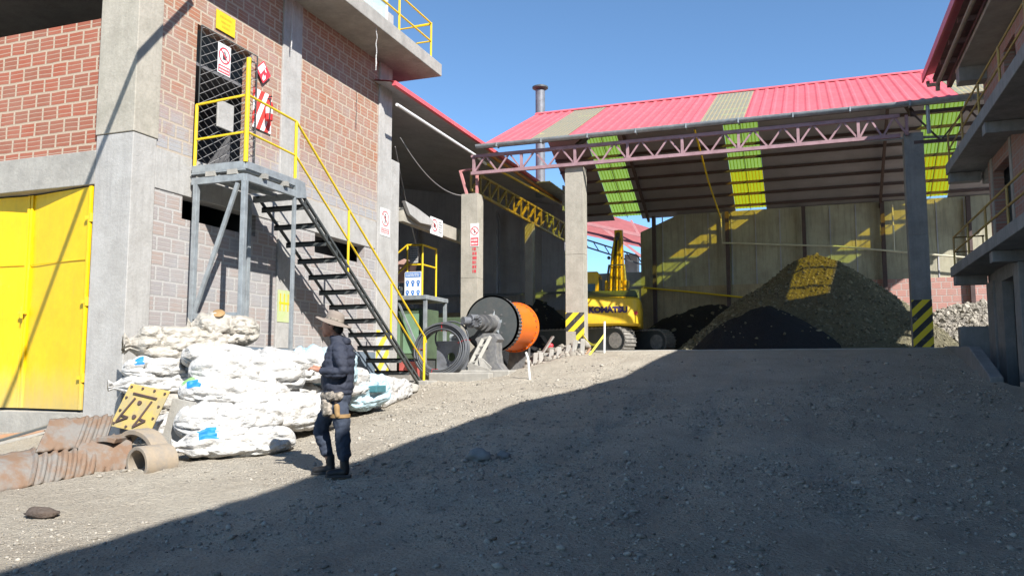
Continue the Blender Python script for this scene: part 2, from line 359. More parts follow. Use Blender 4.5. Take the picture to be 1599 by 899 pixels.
def wall_grid(mb, ax, c, th, h0, h1, z0, z1, holes):
    """a solid wall of thickness th on plane ax=c running h0..h1, z0..z1 with rectangular holes"""
    hs = sorted({h0, h1, *[q for hh in holes for q in hh[:2]]}); zs = sorted({z0, z1, *[q for hh in holes for q in hh[2:]]})
    for i in range(len(hs) - 1):
        run = None
        for j in range(len(zs) - 1):
            a, b_, p, q = hs[i], hs[i + 1], zs[j], zs[j + 1]
            hole = any(hh[0] <= a + 1e-6 and b_ <= hh[1] + 1e-6 and hh[2] <= p + 1e-6 and q <= hh[3] + 1e-6 for hh in holes)
            if hole:
                if run is not None: _wb(mb, ax, c, th, a, b_, run, p); run = None
            elif run is None: run = p
        if run is not None: _wb(mb, ax, c, th, hs[i], hs[i + 1], run, z1)
def _wb(mb, ax, c, th, a, b_, p, q):
    if ax == 'X': mb.box(min(c, c + th), max(c, c + th), a, b_, p, q)
    else: mb.box(a, b_, min(c, c + th), max(c, c + th), p, q)

# numpy value noise
rng = np.random.default_rng(5)
_G = rng.random((256, 256))
def vn(x, y, s):
    x = np.asarray(x) * s + 1000; y = np.asarray(y) * s + 1000
    xi = np.floor(x).astype(int); yi = np.floor(y).astype(int); fx = x - xi; fy = y - yi
    fx = fx * fx * (3 - 2 * fx); fy = fy * fy * (3 - 2 * fy)
    a = _G[xi % 256, yi % 256]; b_ = _G[(xi + 1) % 256, yi % 256]; c = _G[xi % 256, (yi + 1) % 256]; d = _G[(xi + 1) % 256, (yi + 1) % 256]
    return (a * (1 - fx) + b_ * fx) * (1 - fy) + (c * (1 - fx) + d * fx) * fy - .5
def gz(x, y):
    x = np.asarray(x, float); y = np.asarray(y, float)
    a = np.interp(y, [-20, 0, 5, 9, 13, 17, 20, 21.9, 22.3], [-2.2, -1.6, -1.35, -1.08, -.70, -.2, .28, .545, .50])
    b_ = np.interp(y, [-20, 0, 5, 9, 13, 17, 18, 20, 22], [-2.2, -1.6, -1.35, -1.08, -.72, -.36, -.28, -.06, 0])
    t = np.clip((x + 8) / 2.2, 0, 1); t = t * t * (3 - 2 * t)
    z = b_ + (a - b_) * t
    # the yard drops away beside the ramp under the right-hand building
    q = np.clip((x - 3.15) / .25, 0, 1) * np.clip((y - 16.2) / .8, 0, 1); z = z * (1 - q) + (-.35) * q
    near = np.clip((22.2 - y) / 1, 0, 1)
    z = z + near * (vn(x, y, .5) * .06 + vn(x, y, 1.7) * .045 + vn(x, y, 5) * .022 + vn(x, y, 14) * .012 + vn(x, y, 31) * .008)
    # cleated tyre prints pressed into the ramp
    for cx in (-4.6, -2.9, -1.5, .3):
        z = z - .022 * np.exp(-((x - cx - .25 * np.sin(y * .35 + cx)) / .22) ** 2) * near
        c = cx + (y - 10) * .02
        msk = np.exp(-((x - c) / .24) ** 4) * np.clip((y - 6.5) / 2, 0, 1) * np.clip((19 - y) / 2, 0, 1)
        z = z + msk * (.017 * np.sign(np.sin(y * 2 * math.pi / .17 + np.abs(x - c) * 6)) * (vn(x, y, .9) > -.12) - .012)
    return z
def G(x, y): return float(gz(x, y))

def np_mesh(name, V, F, mat, smooth=False, **k):
    me = bpy.data.meshes.new(name); V = np.asarray(V, np.float32); F = np.asarray(F, np.int32); n = F.shape[1]
    me.vertices.add(len(V)); me.vertices.foreach_set('co', V.ravel())
    me.loops.add(F.size); me.loops.foreach_set('vertex_index', F.ravel())
    me.polygons.add(len(F)); me.polygons.foreach_set('loop_start', np.arange(0, F.size, n, dtype=np.int32))
    if smooth: me.polygons.foreach_set('use_smooth', np.ones(len(F), bool))
    me.materials.append(M[mat]); me.update(calc_edges=True); me.validate()
    o = bpy.data.objects.new(name, me); COL.objects.link(o); return props(o, **k)
_bm = bmesh.new(); bmesh.ops.create_icosphere(_bm, subdivisions=1, radius=1)
ICO_V = np.array([v.co[:] for v in _bm.verts]); ICO_F = np.array([[v.index for v in f.verts] for f in _bm.faces]); _bm.free()
def rocks(P, S, flat=.6):
    """P (n,3) positions, S (n) sizes -> V,F of angular stones"""
    n = len(P); nv = len(ICO_V)
    r = rng.uniform(.65, 1.25, (n, nv, 1)); sc_ = np.stack([rng.uniform(.7, 1.3, n), rng.uniform(.6, 1.1, n), rng.uniform(flat * .6, flat * 1.3, n)], 1)
    v = ICO_V[None] * r * sc_[:, None, :] * S[:, None, None]
    a = rng.uniform(0, 6.28, n); ca, sa = np.cos(a), np.sin(a); x = v[..., 0] * ca[:, None] - v[..., 1] * sa[:, None]; y = v[..., 0] * sa[:, None] + v[..., 1] * ca[:, None]
    tl = rng.uniform(-.6, .6, n)[:, None]; z = v[..., 2] + x * tl * .5
    V = np.stack([x, y, z], -1) + P[:, None, :]
    F = ICO_F[None] + (np.arange(n) * nv)[:, None, None]
    return V.reshape(-1, 3), F.reshape(-1, 3)

# ================================================================ SETTING: ground
def axis_lines(lo, a, b_, hi, fine, mid):
    core = np.arange(a, b_, fine)
    l = a - np.cumsum(mid * 1.25 ** np.arange(60)); l = l[l > lo][::-1]; r = b_ + np.cumsum(mid * 1.25 ** np.arange(60)); r = r[r < hi]
    return np.concatenate([[lo], l, core, r, [hi]])
gx = axis_lines(-400, -10.2, 4.2, 400, .045, .1)
gy1 = np.arange(3.2, 11, .035); gy2 = np.arange(11, 22.4, .055)
l = 3.2 - np.cumsum(.1 * 1.3 ** np.arange(60)); l = l[l > -400][::-1]; r_ = 22.4 + np.cumsum(.15 * 1.3 ** np.arange(60)); r_ = r_[r_ < 600]
gy = np.concatenate([[-400], l, gy1, gy2, r_, [600]])
X, Y = np.meshgrid(gx, gy, indexing='ij'); Z = gz(X, Y)
V = np.stack([X, Y, Z], -1).reshape(-1, 3); nx, ny = X.shape
i, j = np.meshgrid(np.arange(nx - 1), np.arange(ny - 1), indexing='ij'); a = (i * ny + j).ravel()
np_mesh('ground', V, np.stack([a, a + ny, a + ny + 1, a + 1], 1), 'ground', True, kind='structure')
# loose stones over the yard (uncountable)
n = 80000
u = rng.random(n); d = 3.6 + 17 * u ** 1.5; ang = rng.uniform(R(-56), R(14), n)
px, py = d * np.sin(ang), d * np.cos(ang)
ok = (px > -9.8) & (px < 3.0) & (py < 21.6) & (py > 2.8) & (vn(px, py, .45) * 1.6 + vn(px, py, 1.8) * .9 + rng.uniform(-.5, .5, n) > -.08)
px, py = px[ok], py[ok]; s_ = np.clip(rng.lognormal(-4.85, .58, len(px)), .004, .04) * (.8 + py / 22)
V, F = rocks(np.stack([px, py, gz(px, py) + s_ * .15], 1), s_)
np_mesh('loose_gravel', V, F, 'stones', label='loose grey stones scattered over the dusty yard', cat='gravel', kind='stuff')
# concrete platform under the shed
mb = MB(); mb.box(-7.2, 9.5, 21.8, 45, -.3, .56); mb.build('platform', 'conc', bev=.02, kind='structure')
mb = MB(); mb.box(-9.3, -6.9, 18.75, 22.6, -.3, .03); mb.box(-8.9, -7.3, 18.45, 18.75, -.3, -.03); mb.build('mill_foundation', 'conc', bev=.03, kind='structure')
# sloping wing wall at the ramp's right edge
mb = MB(); mb.prism([(2.95, 16.9, -.6), (2.95, 16.9, -.1), (2.95, 18.9, .50), (2.95, 22.2, .60), (2.95, 22.2, -.6)], (.22, 0, 0))
mb.build('ramp_wing_wall', 'conc_dark', bev=.02, label='low sloping concrete wall along the right edge of the ramp', cat='wall')
mb = MB(); mb.box(3.2, 9, 21.5, 21.79, -.6, 1.03)
mb.build('low_dark_wall', 'conc_dark', bev=.01, label='low dark concrete wall beneath the lower right balcony, below the sunlit gravel', cat='wall')
mb = MB(); mb.box(3.35, 8, 14.4, 16.6, -.6, -.18); mb.build('concrete_step', 'conc', bev=.02, label='pale concrete step at the foot of the right building pillar', cat='step')

# ================================================================ LEFT BUILDING
B = thing('brick_building', (-10, 9.95, -1), 'unfinished brick and concrete building with yellow gate on the left', 'building')
FY, SX = 9.95, -10.0
# corner column (slightly proud of brick)
MB().box(-10.76, -10.0, 9.95, 10.45, -1.3, 3.78).build('column', 'conc_white', B, bev=.012)
MB().box(-10.775, -9.985, 9.935, 10.465, 3.787, 9.2).build('column', 'conc_warm', B, bev=.012)
# front wall
mb = MB(); mb.box(-20, -10.78, 10.0, 10.2, 3.56, 5.78); mb.build('brick_wall', 'brick_front', B)
mb = MB(); mb.box(-20, -10.77, 9.96, 10.35, 2.99, 3.555); mb.box(-20, -10.77, 9.96, 10.35, -1.3, -.64); mb.box(-20, -14.2, 9.96, 10.35, -.64, 2.99)
mb.box(-14.9, -14.3, 9.97, 10.4, 3.56, 9.2); mb.build('beam', 'conc', B, bev=.012)
mb = MB(); mb.box(-20, -14.0, 9.94, 9.955, 2.0, 2.1)
# dark room behind openings
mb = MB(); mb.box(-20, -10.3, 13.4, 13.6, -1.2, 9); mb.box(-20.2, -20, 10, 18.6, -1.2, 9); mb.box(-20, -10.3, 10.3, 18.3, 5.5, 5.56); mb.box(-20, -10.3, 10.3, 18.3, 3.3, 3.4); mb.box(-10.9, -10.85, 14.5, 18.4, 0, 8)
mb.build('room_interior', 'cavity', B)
# side wall: upper brick with doorway, mid beam, lower washed brick with slots
mb = MB(); wall_grid(mb, 'X', -10.02, -.2, 10.47, 18.4, 3.66, 9.2, [(11.30, 12.80, 3.66, 6.10), (13.75, 14.4, 3.66, 9.2), (17.75, 18.4, 3.66, 9.2)])
mb.build('brick_wall', 'brick_side', B)
MB().box(-10.3, -10.003, 10.45, 17.7, 2.98, 3.655).build('beam', 'conc_white', B, bev=.01)
mb = MB(); wall_grid(mb, 'X', -10.02, -.2, 10.47, 17.8, .46, 2.975, [(11.10, 13.08, 2.58, 2.975), (15.1, 17.2, 2.55, 2.975), (13.75, 14.3, .46, 2.975)])
mb.build('brick_wall', 'brick_low', B)
mb = MB(); mb.box(-10.3, -9.98, 13.75, 14.4, 3.66, 9.2); mb.box(-10.3, -9.985, 13.77, 14.28, .46, 2.975); mb.build('pilaster', 'conc_white', B, bev=.01)
mb = MB(); mb.box(-10.35, -9.975, 17.75, 18.4, -.8, 9.2); mb.box(-10.35, -9.98, 18.402, 18.85, -.8, 5.4); mb.build('pilaster', 'conc_white', B, bev=.015)
MB().box(-10.3, -9.985, 10.45, 17.74, -1.3, .455).build('plinth', 'blue_dark', B, bev=.01)
# rear and inner end wall of the building
mb = MB(); mb.box(-20, -10.36, 18.2, 18.4, -.8, 9.2); mb.build('end_wall', 'conc_dark', B)
# cantilever slab
SB = MB().box(-20, -8.98, 8.8, 19.25, 7.74, 8.07).build('balcony_slab', 'conc', B, bev=.015)
mb = MB(); mb.box(-20, -9.4, 9, 19, 10.6, 10.8); mb.box(-20, -10.6, 10.4, 18.5, 8.07, 10.6); mb.build('upper_storey', 'conc_white', B)
# balcony railing + glass
rl = MB()
for y in (13.2, 15.0, 16.95, 18.7): rl.tube([(-8.92 - .12, y, 8.05), (-9.04, y, 9.0)], .028)
for z in (8.5, 8.98): rl.tube([(-9.04, 9.2, z), (-9.04, 18.7, z), (-9.6, 18.72, z)] if z > 8.9 else [(-9.04, 9.2, z), (-9.04, 18.7, z)], .024)
rl.tube([(-9.04, 18.7, 8.5), (-10.4, 18.7, 8.5)], .022); rl.tube([(-9.04, 18.7, 8.95), (-10.4, 18.7, 8.95)], .022)
rl.build('railing', 'yellow', B, smooth=40)
g_ = MB().box(-9.30, -9.285, 11, 16.75, 8.075, 9.7).build('glass_screen', 'glass', B)
MB().box(-9.32, -9.265, 16.751, 16.80, 8.075, 9.8).build('frame', 'white', g_)
# ---- yellow gate (front): right leaf ajar, left leaf recessed
gt = thing('metal_gate', (-12.4, 10.1, -.62), 'large bright yellow double leaf metal gate in the concrete wall', 'gate')
def leaf(x0, y0, x1, y1, nm):
    e = Vector((x1 - x0, y1 - y0, 0)); L_ = e.length; d_ = e / L_; nrm = Vector((d_.y, -d_.x, 0))
    if nrm.y > 0: nrm = -nrm
    mb = MB(); ns = 28; nz = 20
    vs = []; fs = []
    for a_ in range(ns + 1):
        for b2 in range(nz + 1):
            s1 = a_ / ns; s2 = b2 / nz
            off = .012 * noise.noise(Vector((s1 * 2.2, s2 * 2.2, x0))) + .006 * math.sin(s2 * 12 + s1 * 3)
            p = Vector((x0, y0, 0)) + e * s1 + nrm * off; vs.append((p.x, p.y, -.60 + 3.56 * s2))
    for a_ in range(ns):
        for b2 in range(nz):
            q = a_ * (nz + 1) + b2; fs.append((q, q + nz + 1, q + nz + 2, q + 1))
    mb.add(vs, fs)
    o = mb.build('gate_leaf', 'door_yellow', gt, smooth=60)
    fr = MB()
    for s1 in (.01, .99):
        p = Vector((x0, y0, 0)) + e * s1 + nrm * .015
        fr.bar((p.x, p.y, -.60), (p.x, p.y, 2.96), .05, .05)
    for zz in (-.58, 1.78, 2.94):
        if zz == 1.78:
            p = Vector((x0, y0, 0)) + e * .03 + nrm * .017; q = Vector((x0, y0, 0)) + e * .97 + nrm * .017
            fr.bar((p.x, p.y, zz), (q.x, q.y, zz), .012, .012)
    fr.build('edge_frame', 'door_yellow', o, bev=.004)
    return o
lf = leaf(-10.80, 9.97, -12.36, 10.20, 'r')
for z in (2.45, 1.1, -.1):
    MB().tube([(-10.79, 9.95, z - .07), (-10.79, 9.95, z + .07)], .028, 10).box(-10.90, -10.80, 9.93, 9.95, z - .03, z + .03).build('hinge', 'yellow', gt, smooth=40)
lf2 = leaf(-12.40, 10.20, -14.15, 10.10, 'l')
MB().box(-12.44, -12.30, 10.10, 10.155, .95, 1.0).tube([(-12.36, 10.1, .88), (-12.36, 10.1, 1.07)], .02).build('latch', 'yellow', gt)
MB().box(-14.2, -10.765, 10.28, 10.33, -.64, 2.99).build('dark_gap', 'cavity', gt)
# doorway chain-link screen
cs = thing('chain_link_screen', (-9.93, 11.3, 3.6), 'wire chain link screen across the dark upper doorway behind the landing', 'mesh screen')
mb = MB(); x = -9.93; y0, y1, z0, z1 = 11.30, 12.86, 3.62, 6.05; st = .17; SLP = .62
for sgn in (1, -1):
    k = -40
    while k < 60:
        c = k * st; k += 1
        # line z = z0 + sgn*(y-y0)*1.0 + c clipped
        pts = []
        ya, yb = y0, y1; za = z0 + sgn * SLP * (ya - y0) + c; zb = z0 + sgn * SLP * (yb - y0) + c
        lo, hi = min(za, zb), max(za, zb)
        if hi < z0 or lo > z1: continue
        def yat(z): return y0 + (z - z0 - c) / (sgn * SLP)
        A = (ya, za); Bq = (yb, zb)
        def cl(p):
            if p[1] < z0: return (yat(z0), z0)
            if p[1] > z1: return (yat(z1), z1)
            return p
        A, Bq = cl(A), cl(Bq)
        if abs(A[0] - Bq[0]) < .02: continue
        mb.tube([(x + .004 * sgn, A[0], A[1]), (x + .004 * sgn, Bq[0], Bq[1])], .005, 4)
mb.build('wire_mesh', 'wire', cs)
MB().bar((x, 11.30, 3.6), (x, 11.30, 6.06), .015).bar((x, 11.3, 6.06), (x, 12.86, 6.06), .015).bar((x, 12.86, 3.6), (x, 12.86, 6.06), .02).build('edge_bar', 'dark_steel', cs)
MB().box(-9.90, -9.86, 11.72, 12.15, 4.35, 4.85).build('electrical_box', 'conc_white', None, bev=.01, label='pale blank rectangular plate hung low on the chain link screen', cat='plate')

# ---- signs on the side wall
def text_mesh(name, body, size, mat, parent, loc, rot, extrude=.002, bold=.0, sx=1.):
    cu = bpy.data.curves.new(name, 'FONT'); cu.body = body; cu.size = size; cu.extrude = extrude; cu.offset = bold; cu.align_x = 'CENTER'; cu.align_y = 'CENTER'
    tmp = bpy.data.objects.new('tmp', cu); COL.objects.link(tmp); bpy.context.view_layer.update()
    me = bpy.data.meshes.new_from_object(tmp.evaluated_get(bpy.context.evaluated_depsgraph_get())); bpy.data.objects.remove(tmp); bpy.data.curves.remove(cu)
    mt = Matrix.Translation(loc) @ rot.to_4x4() @ Matrix.Diagonal((sx, 1, 1, 1))
    me.transform(mt); me.name = name; me.materials.clear(); me.materials.append(M[mat])
    o = bpy.data.objects.new(name, me); COL.objects.link(o); o.parent = parent; return o
RX = Matrix(((0, 0, 1), (1, 0, 0), (0, 1, 0)))      # text plane facing +X (local x -> world Y, local y -> world Z)
RY = Matrix(((1, 0, 0), (0, 0, -1), (0, 1, 0)))     # text plane facing -Y
def frame_pt(ax, c, a, z, off=0):
    return (c + off, a, z) if ax == 'X' else (a, c - off, z)
def disc(mb, ax, c, a, z, r0, r1, off, seg=28, stretch=1.):
    """flat ring r0..r1 on the sign face, off proud"""
    vs = []
    for k in range(seg):
        t = 2 * math.pi * k / seg
        for r in (r0, r1): vs.append(frame_pt(ax, c, a + math.cos(t) * r * stretch, z + math.sin(t) * r, off))
    mb.add(vs, [(2 * k, 2 * k + 1, (2 * k + 3) % (2 * seg), (2 * k + 2) % (2 * seg)) for k in range(seg)])
def rect(mb, ax, c, a0, a1, z0, z1, off):
    mb.add([frame_pt(ax, c, a0, z0, off), frame_pt(ax, c, a1, z0, off), frame_pt(ax, c, a1, z1, off), frame_pt(ax, c, a0, z1, off)], [(0, 1, 2, 3)])
def poly(mb, ax, c, pts, off):
    mb.add([frame_pt(ax, c, a_, z_, off) for a_, z_ in pts], [tuple(range(len(pts)))])
def sign_board(name, ax, c, a0, a1, z0, z1, label, cat='sign', mat='white', th=.008):
    base = (c, (a0 + a1) / 2, z0) if ax == 'X' else ((a0 + a1) / 2, c, z0)
    o = thing(name, base, label, cat); mb = MB()
    if ax == 'X': mb.box(c - th, c, a0, a1, z0, z1)
    else: mb.box(a0, a1, c, c + th, z0, z1)
    mb.build('board', mat, o); return o
def scribble(mb, ax, c, a0, a1, z, h, off, n=10, seed=0):
    rr = random.Random(seed); x = a0
    while x < a1 - .01:
        w_ = rr.uniform(.35, .8) * (a1 - a0) / n; rect(mb, ax, c, x, min(a1, x + w_), z, z + h, off); x += w_ + (a1 - a0) / n * rr.choice([.2, .2, .5])
def prohibition(o, ax, c, a, z, r, pict, banner, seed=0, pm='dark_ink', ring='sign_red', a0=0, a1=0, stretch=1.):
    mb = MB(); disc(mb, ax, c, a, z, r * .82, r, .003, stretch=stretch)
    mb.add([frame_pt(ax, c, a + stretch * (-.70 * r + .07 * r), z + .70 * r, .0035), frame_pt(ax, c, a + stretch * (-.70 * r - .07 * r), z + .58 * r, .0035), frame_pt(ax, c, a + stretch * (.63 * r), z - .70 * r, .0035), frame_pt(ax, c, a + stretch * (.75 * r), z - .6 * r, .0035)], [(0, 1, 2, 3)])
    mb.build('prohibition_ring', ring, o)
    mb = MB()
    if pict == 'hand':
        poly(mb, ax, c, [(a - .28 * r, z - .5 * r), (a + .22 * r, z - .5 * r), (a + .34 * r, z), (a - .32 * r, z)], .002)
        for q in range(4): rect(mb, ax, c, a - .30 * r + q * .16 * r, a - .19 * r + q * .16 * r, z, z + (.42 + .12 * (q in (1, 2))) * r, .002)
        poly(mb, ax, c, [(a + .22 * r, z - .3 * r), (a + .34 * r, z - .22 * r), (a + .52 * r, z + .18 * r), (a + .42 * r, z + .2 * r)], .0022)
    elif pict == 'man':
        disc(mb, ax, c, a, z + .5 * r, 0.001, .13 * r, .002)
        poly(mb, ax, c, [(a - .22 * r, z + .32 * r), (a + .22 * r, z + .32 * r), (a + .15 * r, z - .15 * r), (a - .15 * r, z - .15 * r)], .002)
        poly(mb, ax, c, [(a - .14 * r, z - .15 * r), (a - .01 * r, z - .15 * r), (a - .10 * r, z - .68 * r), (a - .26 * r, z - .66 * r)], .002)
        poly(mb, ax, c, [(a + .01 * r, z - .15 * r), (a + .15 * r, z - .15 * r), (a + .26 * r, z - .66 * r), (a + .12 * r, z - .68 * r)], .002)
        poly(mb, ax, c, [(a - .22 * r, z + .3 * r), (a - .15 * r, z + .24 * r), (a - .34 * r, z - .1 * r), (a - .42 * r, z - .05 * r)], .002)
    elif pict == 'box':
        rect(mb, ax, c, a - .42 * r, a + .42 * r, z - .32 * r, z + .2 * r, .002); rect(mb, ax, c, a - .2 * r, a + .15 * r, z + .2 * r, z + .36 * r, .002)
    elif pict == 'bottle':
        rect(mb, ax, c, a - .14 * r, a + .14 * r, z - .5 * r, z + .15 * r, .002); rect(mb, ax, c, a - .06 * r, a + .06 * r, z + .15 * r, z + .5 * r, .002)
    mb.build('pictogram', pm, o)
    if banner:
        z0, z1 = banner
        mb = MB(); rect(mb, ax, c, a0, a1, z0, z1, .002); bn = mb.build('banner', ring, o)
        mb = MB(); hgt = z1 - z0
        for q in range(2): scribble(mb, ax, c, a0 + .07 * (a1 - a0), a1 - .07 * (a1 - a0), z0 + hgt * (.58 - .42 * q), hgt * .24, .0035, 11, seed + q)
        mb.build('lettering', 'white', bn)
C0 = -9.905
s1 = sign_board('prohibition_sign', 'X', C0, 11.72, 12.06, 5.36, 5.92, 'white and red no entry hand sign wired to the chain link screen')
prohibition(s1, 'X', C0, 11.89, 5.71, .155, 'hand', (5.38, 5.52), 1, a0=11.735, a1=12.045)
s2 = sign_board('yellow_sign', 'X', -9.99, 11.74, 12.26, 6.20, 6.56, 'plain yellow rectangular sign above the upper doorway', mat='yellow')
mb = MB()
for q in range(3): scribble(mb, 'X', -9.99, 11.84 + .03 * q, 12.16 - .03 * q, 6.45 - q * .09, .035, .003, 9, 20 + q)
mb.build('lettering', 'pale_text', s2)
# diamond
dd = thing('flammable_diamond_sign', (-9.97, 13.1, 5.6), 'red and white diamond shaped extinguisher sign on the brick beside the doorway', 'sign')
mb = MB(); r = .24; c_ = (13.1, 5.84)
mb.prism([(-9.97, c_[0] - r, c_[1]), (-9.97, c_[0], c_[1] - r * .95), (-9.97, c_[0] + r, c_[1]), (-9.97, c_[0], c_[1] + r * .95)], (.008, 0, 0)); mb.build('board', 'sign_red', dd)
mb = MB(); poly(mb, 'X', -9.962, [(13.1 - .19, 5.84 + .02), (13.1 - .09, 5.84 - .07), (13.1 + .07, 5.84 + .12), (13.1 - .01, 5.84 + .19)], .003)
poly(mb, 'X', -9.962, [(13.06, 5.70), (13.10, 5.66), (13.17, 5.73), (13.16, 5.80), (13.12, 5.76), (13.09, 5.80)], .003)
poly(mb, 'X', -9.962, [(13.14, 5.88), (13.17, 5.85), (13.20, 5.86), (13.11, 5.98)], .003); mb.build('pictogram', 'white', dd)
bd = sign_board('striped_board', 'X', -9.985, 12.86, 13.42, 4.68, 5.46, 'red and white diagonally striped board behind the fire extinguisher', 'board', 'redstripe', .02)
fe = thing('fire_extinguisher', (-9.90, 13.22, 4.85), 'red fire extinguisher hung on the striped board', 'fire extinguisher')
MB().lathe((-9.89, 13.22, 4.88), (0, 0, 1), [(0, .05), (.015, .07), (.33, .07), (.38, .05), (.40, .025), (.43, .025)], 20).build('cylinder', 'red', fe, smooth=40)
MB().box(-9.93, -9.86, 13.2, 13.24, 5.31, 5.34).box(-9.9, -9.84, 13.205, 13.235, 5.36, 5.38).build('valve_handle', 'black', fe)
MB().tube([(-9.87, 13.2, 5.33), (-9.82, 13.16, 5.25), (-9.81, 13.15, 5.05), (-9.83, 13.16, 4.9)], .012).build('hose', 'black', fe, smooth=40)
mb = MB(); mb.lathe((-9.89, 13.22, 5.02), (0, 0, 1), [(0, .0715), (.13, .0715)], 20); mb.build('label_band', 'white', fe, smooth=40)
s3 = sign_board('prohibition_sign', 'X', -9.965, 17.86, 18.34, 3.36, 4.05, 'white sign with crossed walking figure on the end pilaster right of the stairs')
prohibition(s3, 'X', -9.965, 18.1, 3.80, .2, 'man', (3.43, 3.55), 3, ring='sign_pink', a0=17.9, a1=18.3)
# green/yellow paint patch on lower wall, and hazard painted patch on the end pilaster
mb = MB(); rect(mb, 'X', -9.98, 13.78, 14.26, .98, 1.62, .004); pp = mb.build('painted_patch', basic('pale_green_paint', (.42, .50, .22), .8, c2=(.5, .5, .3), bd=.003), B)
mb = MB()
for q in range(3): rect(mb, 'X', -9.98, 13.85 + q * .13, 13.89 + q * .13, 1.2, 1.55, .007)
rect(mb, 'X', -9.98, 13.83, 14.22, 1.34, 1.38, .0075); mb.build('yellow_mark', 'yellow', pp)
mb = MB(); mb.box(-9.974, -9.970, 17.76, 18.39, -.28, 1.0); mb.build('hazard_stripes', stripe_mat('faded_hazard_stripes', (.45, .46, .46), (.62, .50, .05), .5, -1, 1), B)

# ================================================================ STAIRCASE
S = thing('steel_staircase', (-9.4, 13, -.3), 'galvanised steel staircase with yellow handrails up to the first floor doorway', 'staircase')
NX, WX = -8.86, -9.78
MB().box(-9.97, NX, 11.22, 12.85, 3.36, 3.385).build('landing_deck', 'galv', S)
mb = MB(); mb.bar((-9.95, 11.25, 3.45), (NX, 11.25, 3.45), .06, .13); mb.bar((NX, 11.25, 3.45), (NX, 12.85, 3.45), .06, .13); mb.build('landing_frame', 'galv', S, bev=.006)
mb = MB(); mb.bar((-9.95, 11.25, 3.24), (NX, 11.25, 3.24), .07, .12); mb.bar((NX, 11.25, 3.24), (NX, 12.85, 3.24), .07, .12); mb.bar((-9.9, 12.85, 3.24), (NX, 12.85, 3.24), .07, .12)
mb.bar((-9.4, 11.25, 3.28), (-9.4, 12.85, 3.28), .05, .08); mb.build('landing_beam', 'galv', S, bev=.006)
for (xx, yy) in ((-9.55, 11.25), (-9.1, 11.25), (NX, 11.7), (NX, 12.3)):
    MB().box(xx - .1, xx + .1, yy - .045, yy + .045, 3.30, 3.385).build('spacer_block', 'conc', S)
P1 = [(-9.86, 11.25), (NX, 11.25), (NX, 12.66), (-9.86, 12.66)]
for k, (x_, y_) in enumerate(P1):
    zb = G(x_, y_) - .05
    MB().bar((x_, y_, zb), (x_, y_, 3.18), .085 if k != 2 else .06).build('post', 'galv', S, bev=.005)
MB().bar((-9.82, 11.25, .95), (-9.0, 11.25, 3.15), .07, .05, (0, 1, 0)).build('brace', 'galv', S, bev=.004)
MB().bar((-9.86, 11.25, .92), (NX, 11.25, .92), .06, .1).build('brace', 'galv', S, bev=.004)
MB().bar((-9.1, 11.25, .88), (-9.3, 11.25, .3), .05, .05, (0, 1, 0)).build('brace', 'galv', S, bev=.004)
# stringers : top (12.85,3.36) to (18.0,-.30)
T0, T1 = Vector((0, 12.80, 3.34)), Vector((0, 18.02, -.30)); dd_ = (T1 - T0)
for xs in (NX, ):
    nrm = Vector((0, -dd_.z, dd_.y)).normalized() * -1
    for off in (0, .15):
        a_ = T0 - Vector((0, 0, off)); b2 = T1 - Vector((0, 0, off * .9))
        MB().bar((xs, a_.y, a_.z), (xs, b2.y, b2.z), .045, .055, (1, 0, 0)).build('stringer', 'dark_steel', S, bev=.004)
mb = MB()
for k in range(14):
    a_ = T0 + dd_ * ((k + .5) / 14); b2 = T0 + dd_ * ((k + 1) / 14)
    mb.bar((NX, a_.y, a_.z - .01), (NX, a_.y + .05, a_.z - .19), .025, .03, (1, 0, 0))
mb.build('stringer_webs', 'dark_steel', S)
MB().bar((WX, T0.y, T0.z - .06), (WX, T1.y, T1.z - .02), .03, .06, (1, 0, 0)).build('stringer', 'dark_steel', S)
nt_ = 13
for k in range(nt_):
    c = T0 + dd_ * ((k + .7) / nt_)
    MB().box(WX, NX, c.y - .15, c.y + .15, c.z - .08, c.z - .045).box(WX, NX, c.y - .15, c.y - .138, c.z - .15, c.z - .045).build('tread', 'dark_steel', S)
MB().prism([(NX - .04, 12.62, 3.52), (NX - .04, 12.92, 3.5), (NX - .04, 12.98, 3.22), (NX - .04, 12.66, 3.16)], (.09, 0, 0)).build('corner_plate', 'galv', S, bev=.005)
# handrails
hr = MB(); RR = .024
ht = Vector((0, 0, 1.12))
def rz(y): return T0.z + dd_.z * (y - T0.y) / dd_.y
hr.tube([(-9.92, 11.25, 4.60), (NX, 11.25, 4.66), (NX, 12.66, 4.60), (NX, 18.15, rz(18.02) + 1.13), (NX, 18.22, rz(18.02) + 1.0)], RR)
hr.tube([(-9.92, 11.25, 3.98), (NX, 11.25, 4.02), (NX, 12.66, 3.96), (NX, 18.15, rz(18.02) + .50)], RR * .9)
hr.build('handrail', 'yellow', S, smooth=40)
for (x_, y_, z0, z1, rr_) in ((-9.92, 11.25, 3.5, 4.60, .03), (NX, 11.25, 3.5, 5.30, .042), (NX, 12.66, 3.5, 4.60, .03), (NX, 14.56, rz(14.56) - .1, rz(14.56) + 1.16, .026), (NX, 16.42, rz(16.42) - .1, rz(16.42) + 1.14, .026), (NX, 18.12, -.35, .84, .03)):
    MB().tube([(x_, y_, z0), (x_, y_, z1)], rr_, 10).build('rail_post', 'yellow', S, smooth=40)
MB().box(-9.1, -8.6, 17.8, 18.35, -.5, -.22).build('footing', 'conc', S, bev=.02)
# grey block left on the landing
MB().box(-9.85, -9.5, 11.32, 11.5, 3.39, 3.52).build('concrete_block', 'conc', None, bev=.01, label='broken concrete block lying on the stair landing', cat='block')
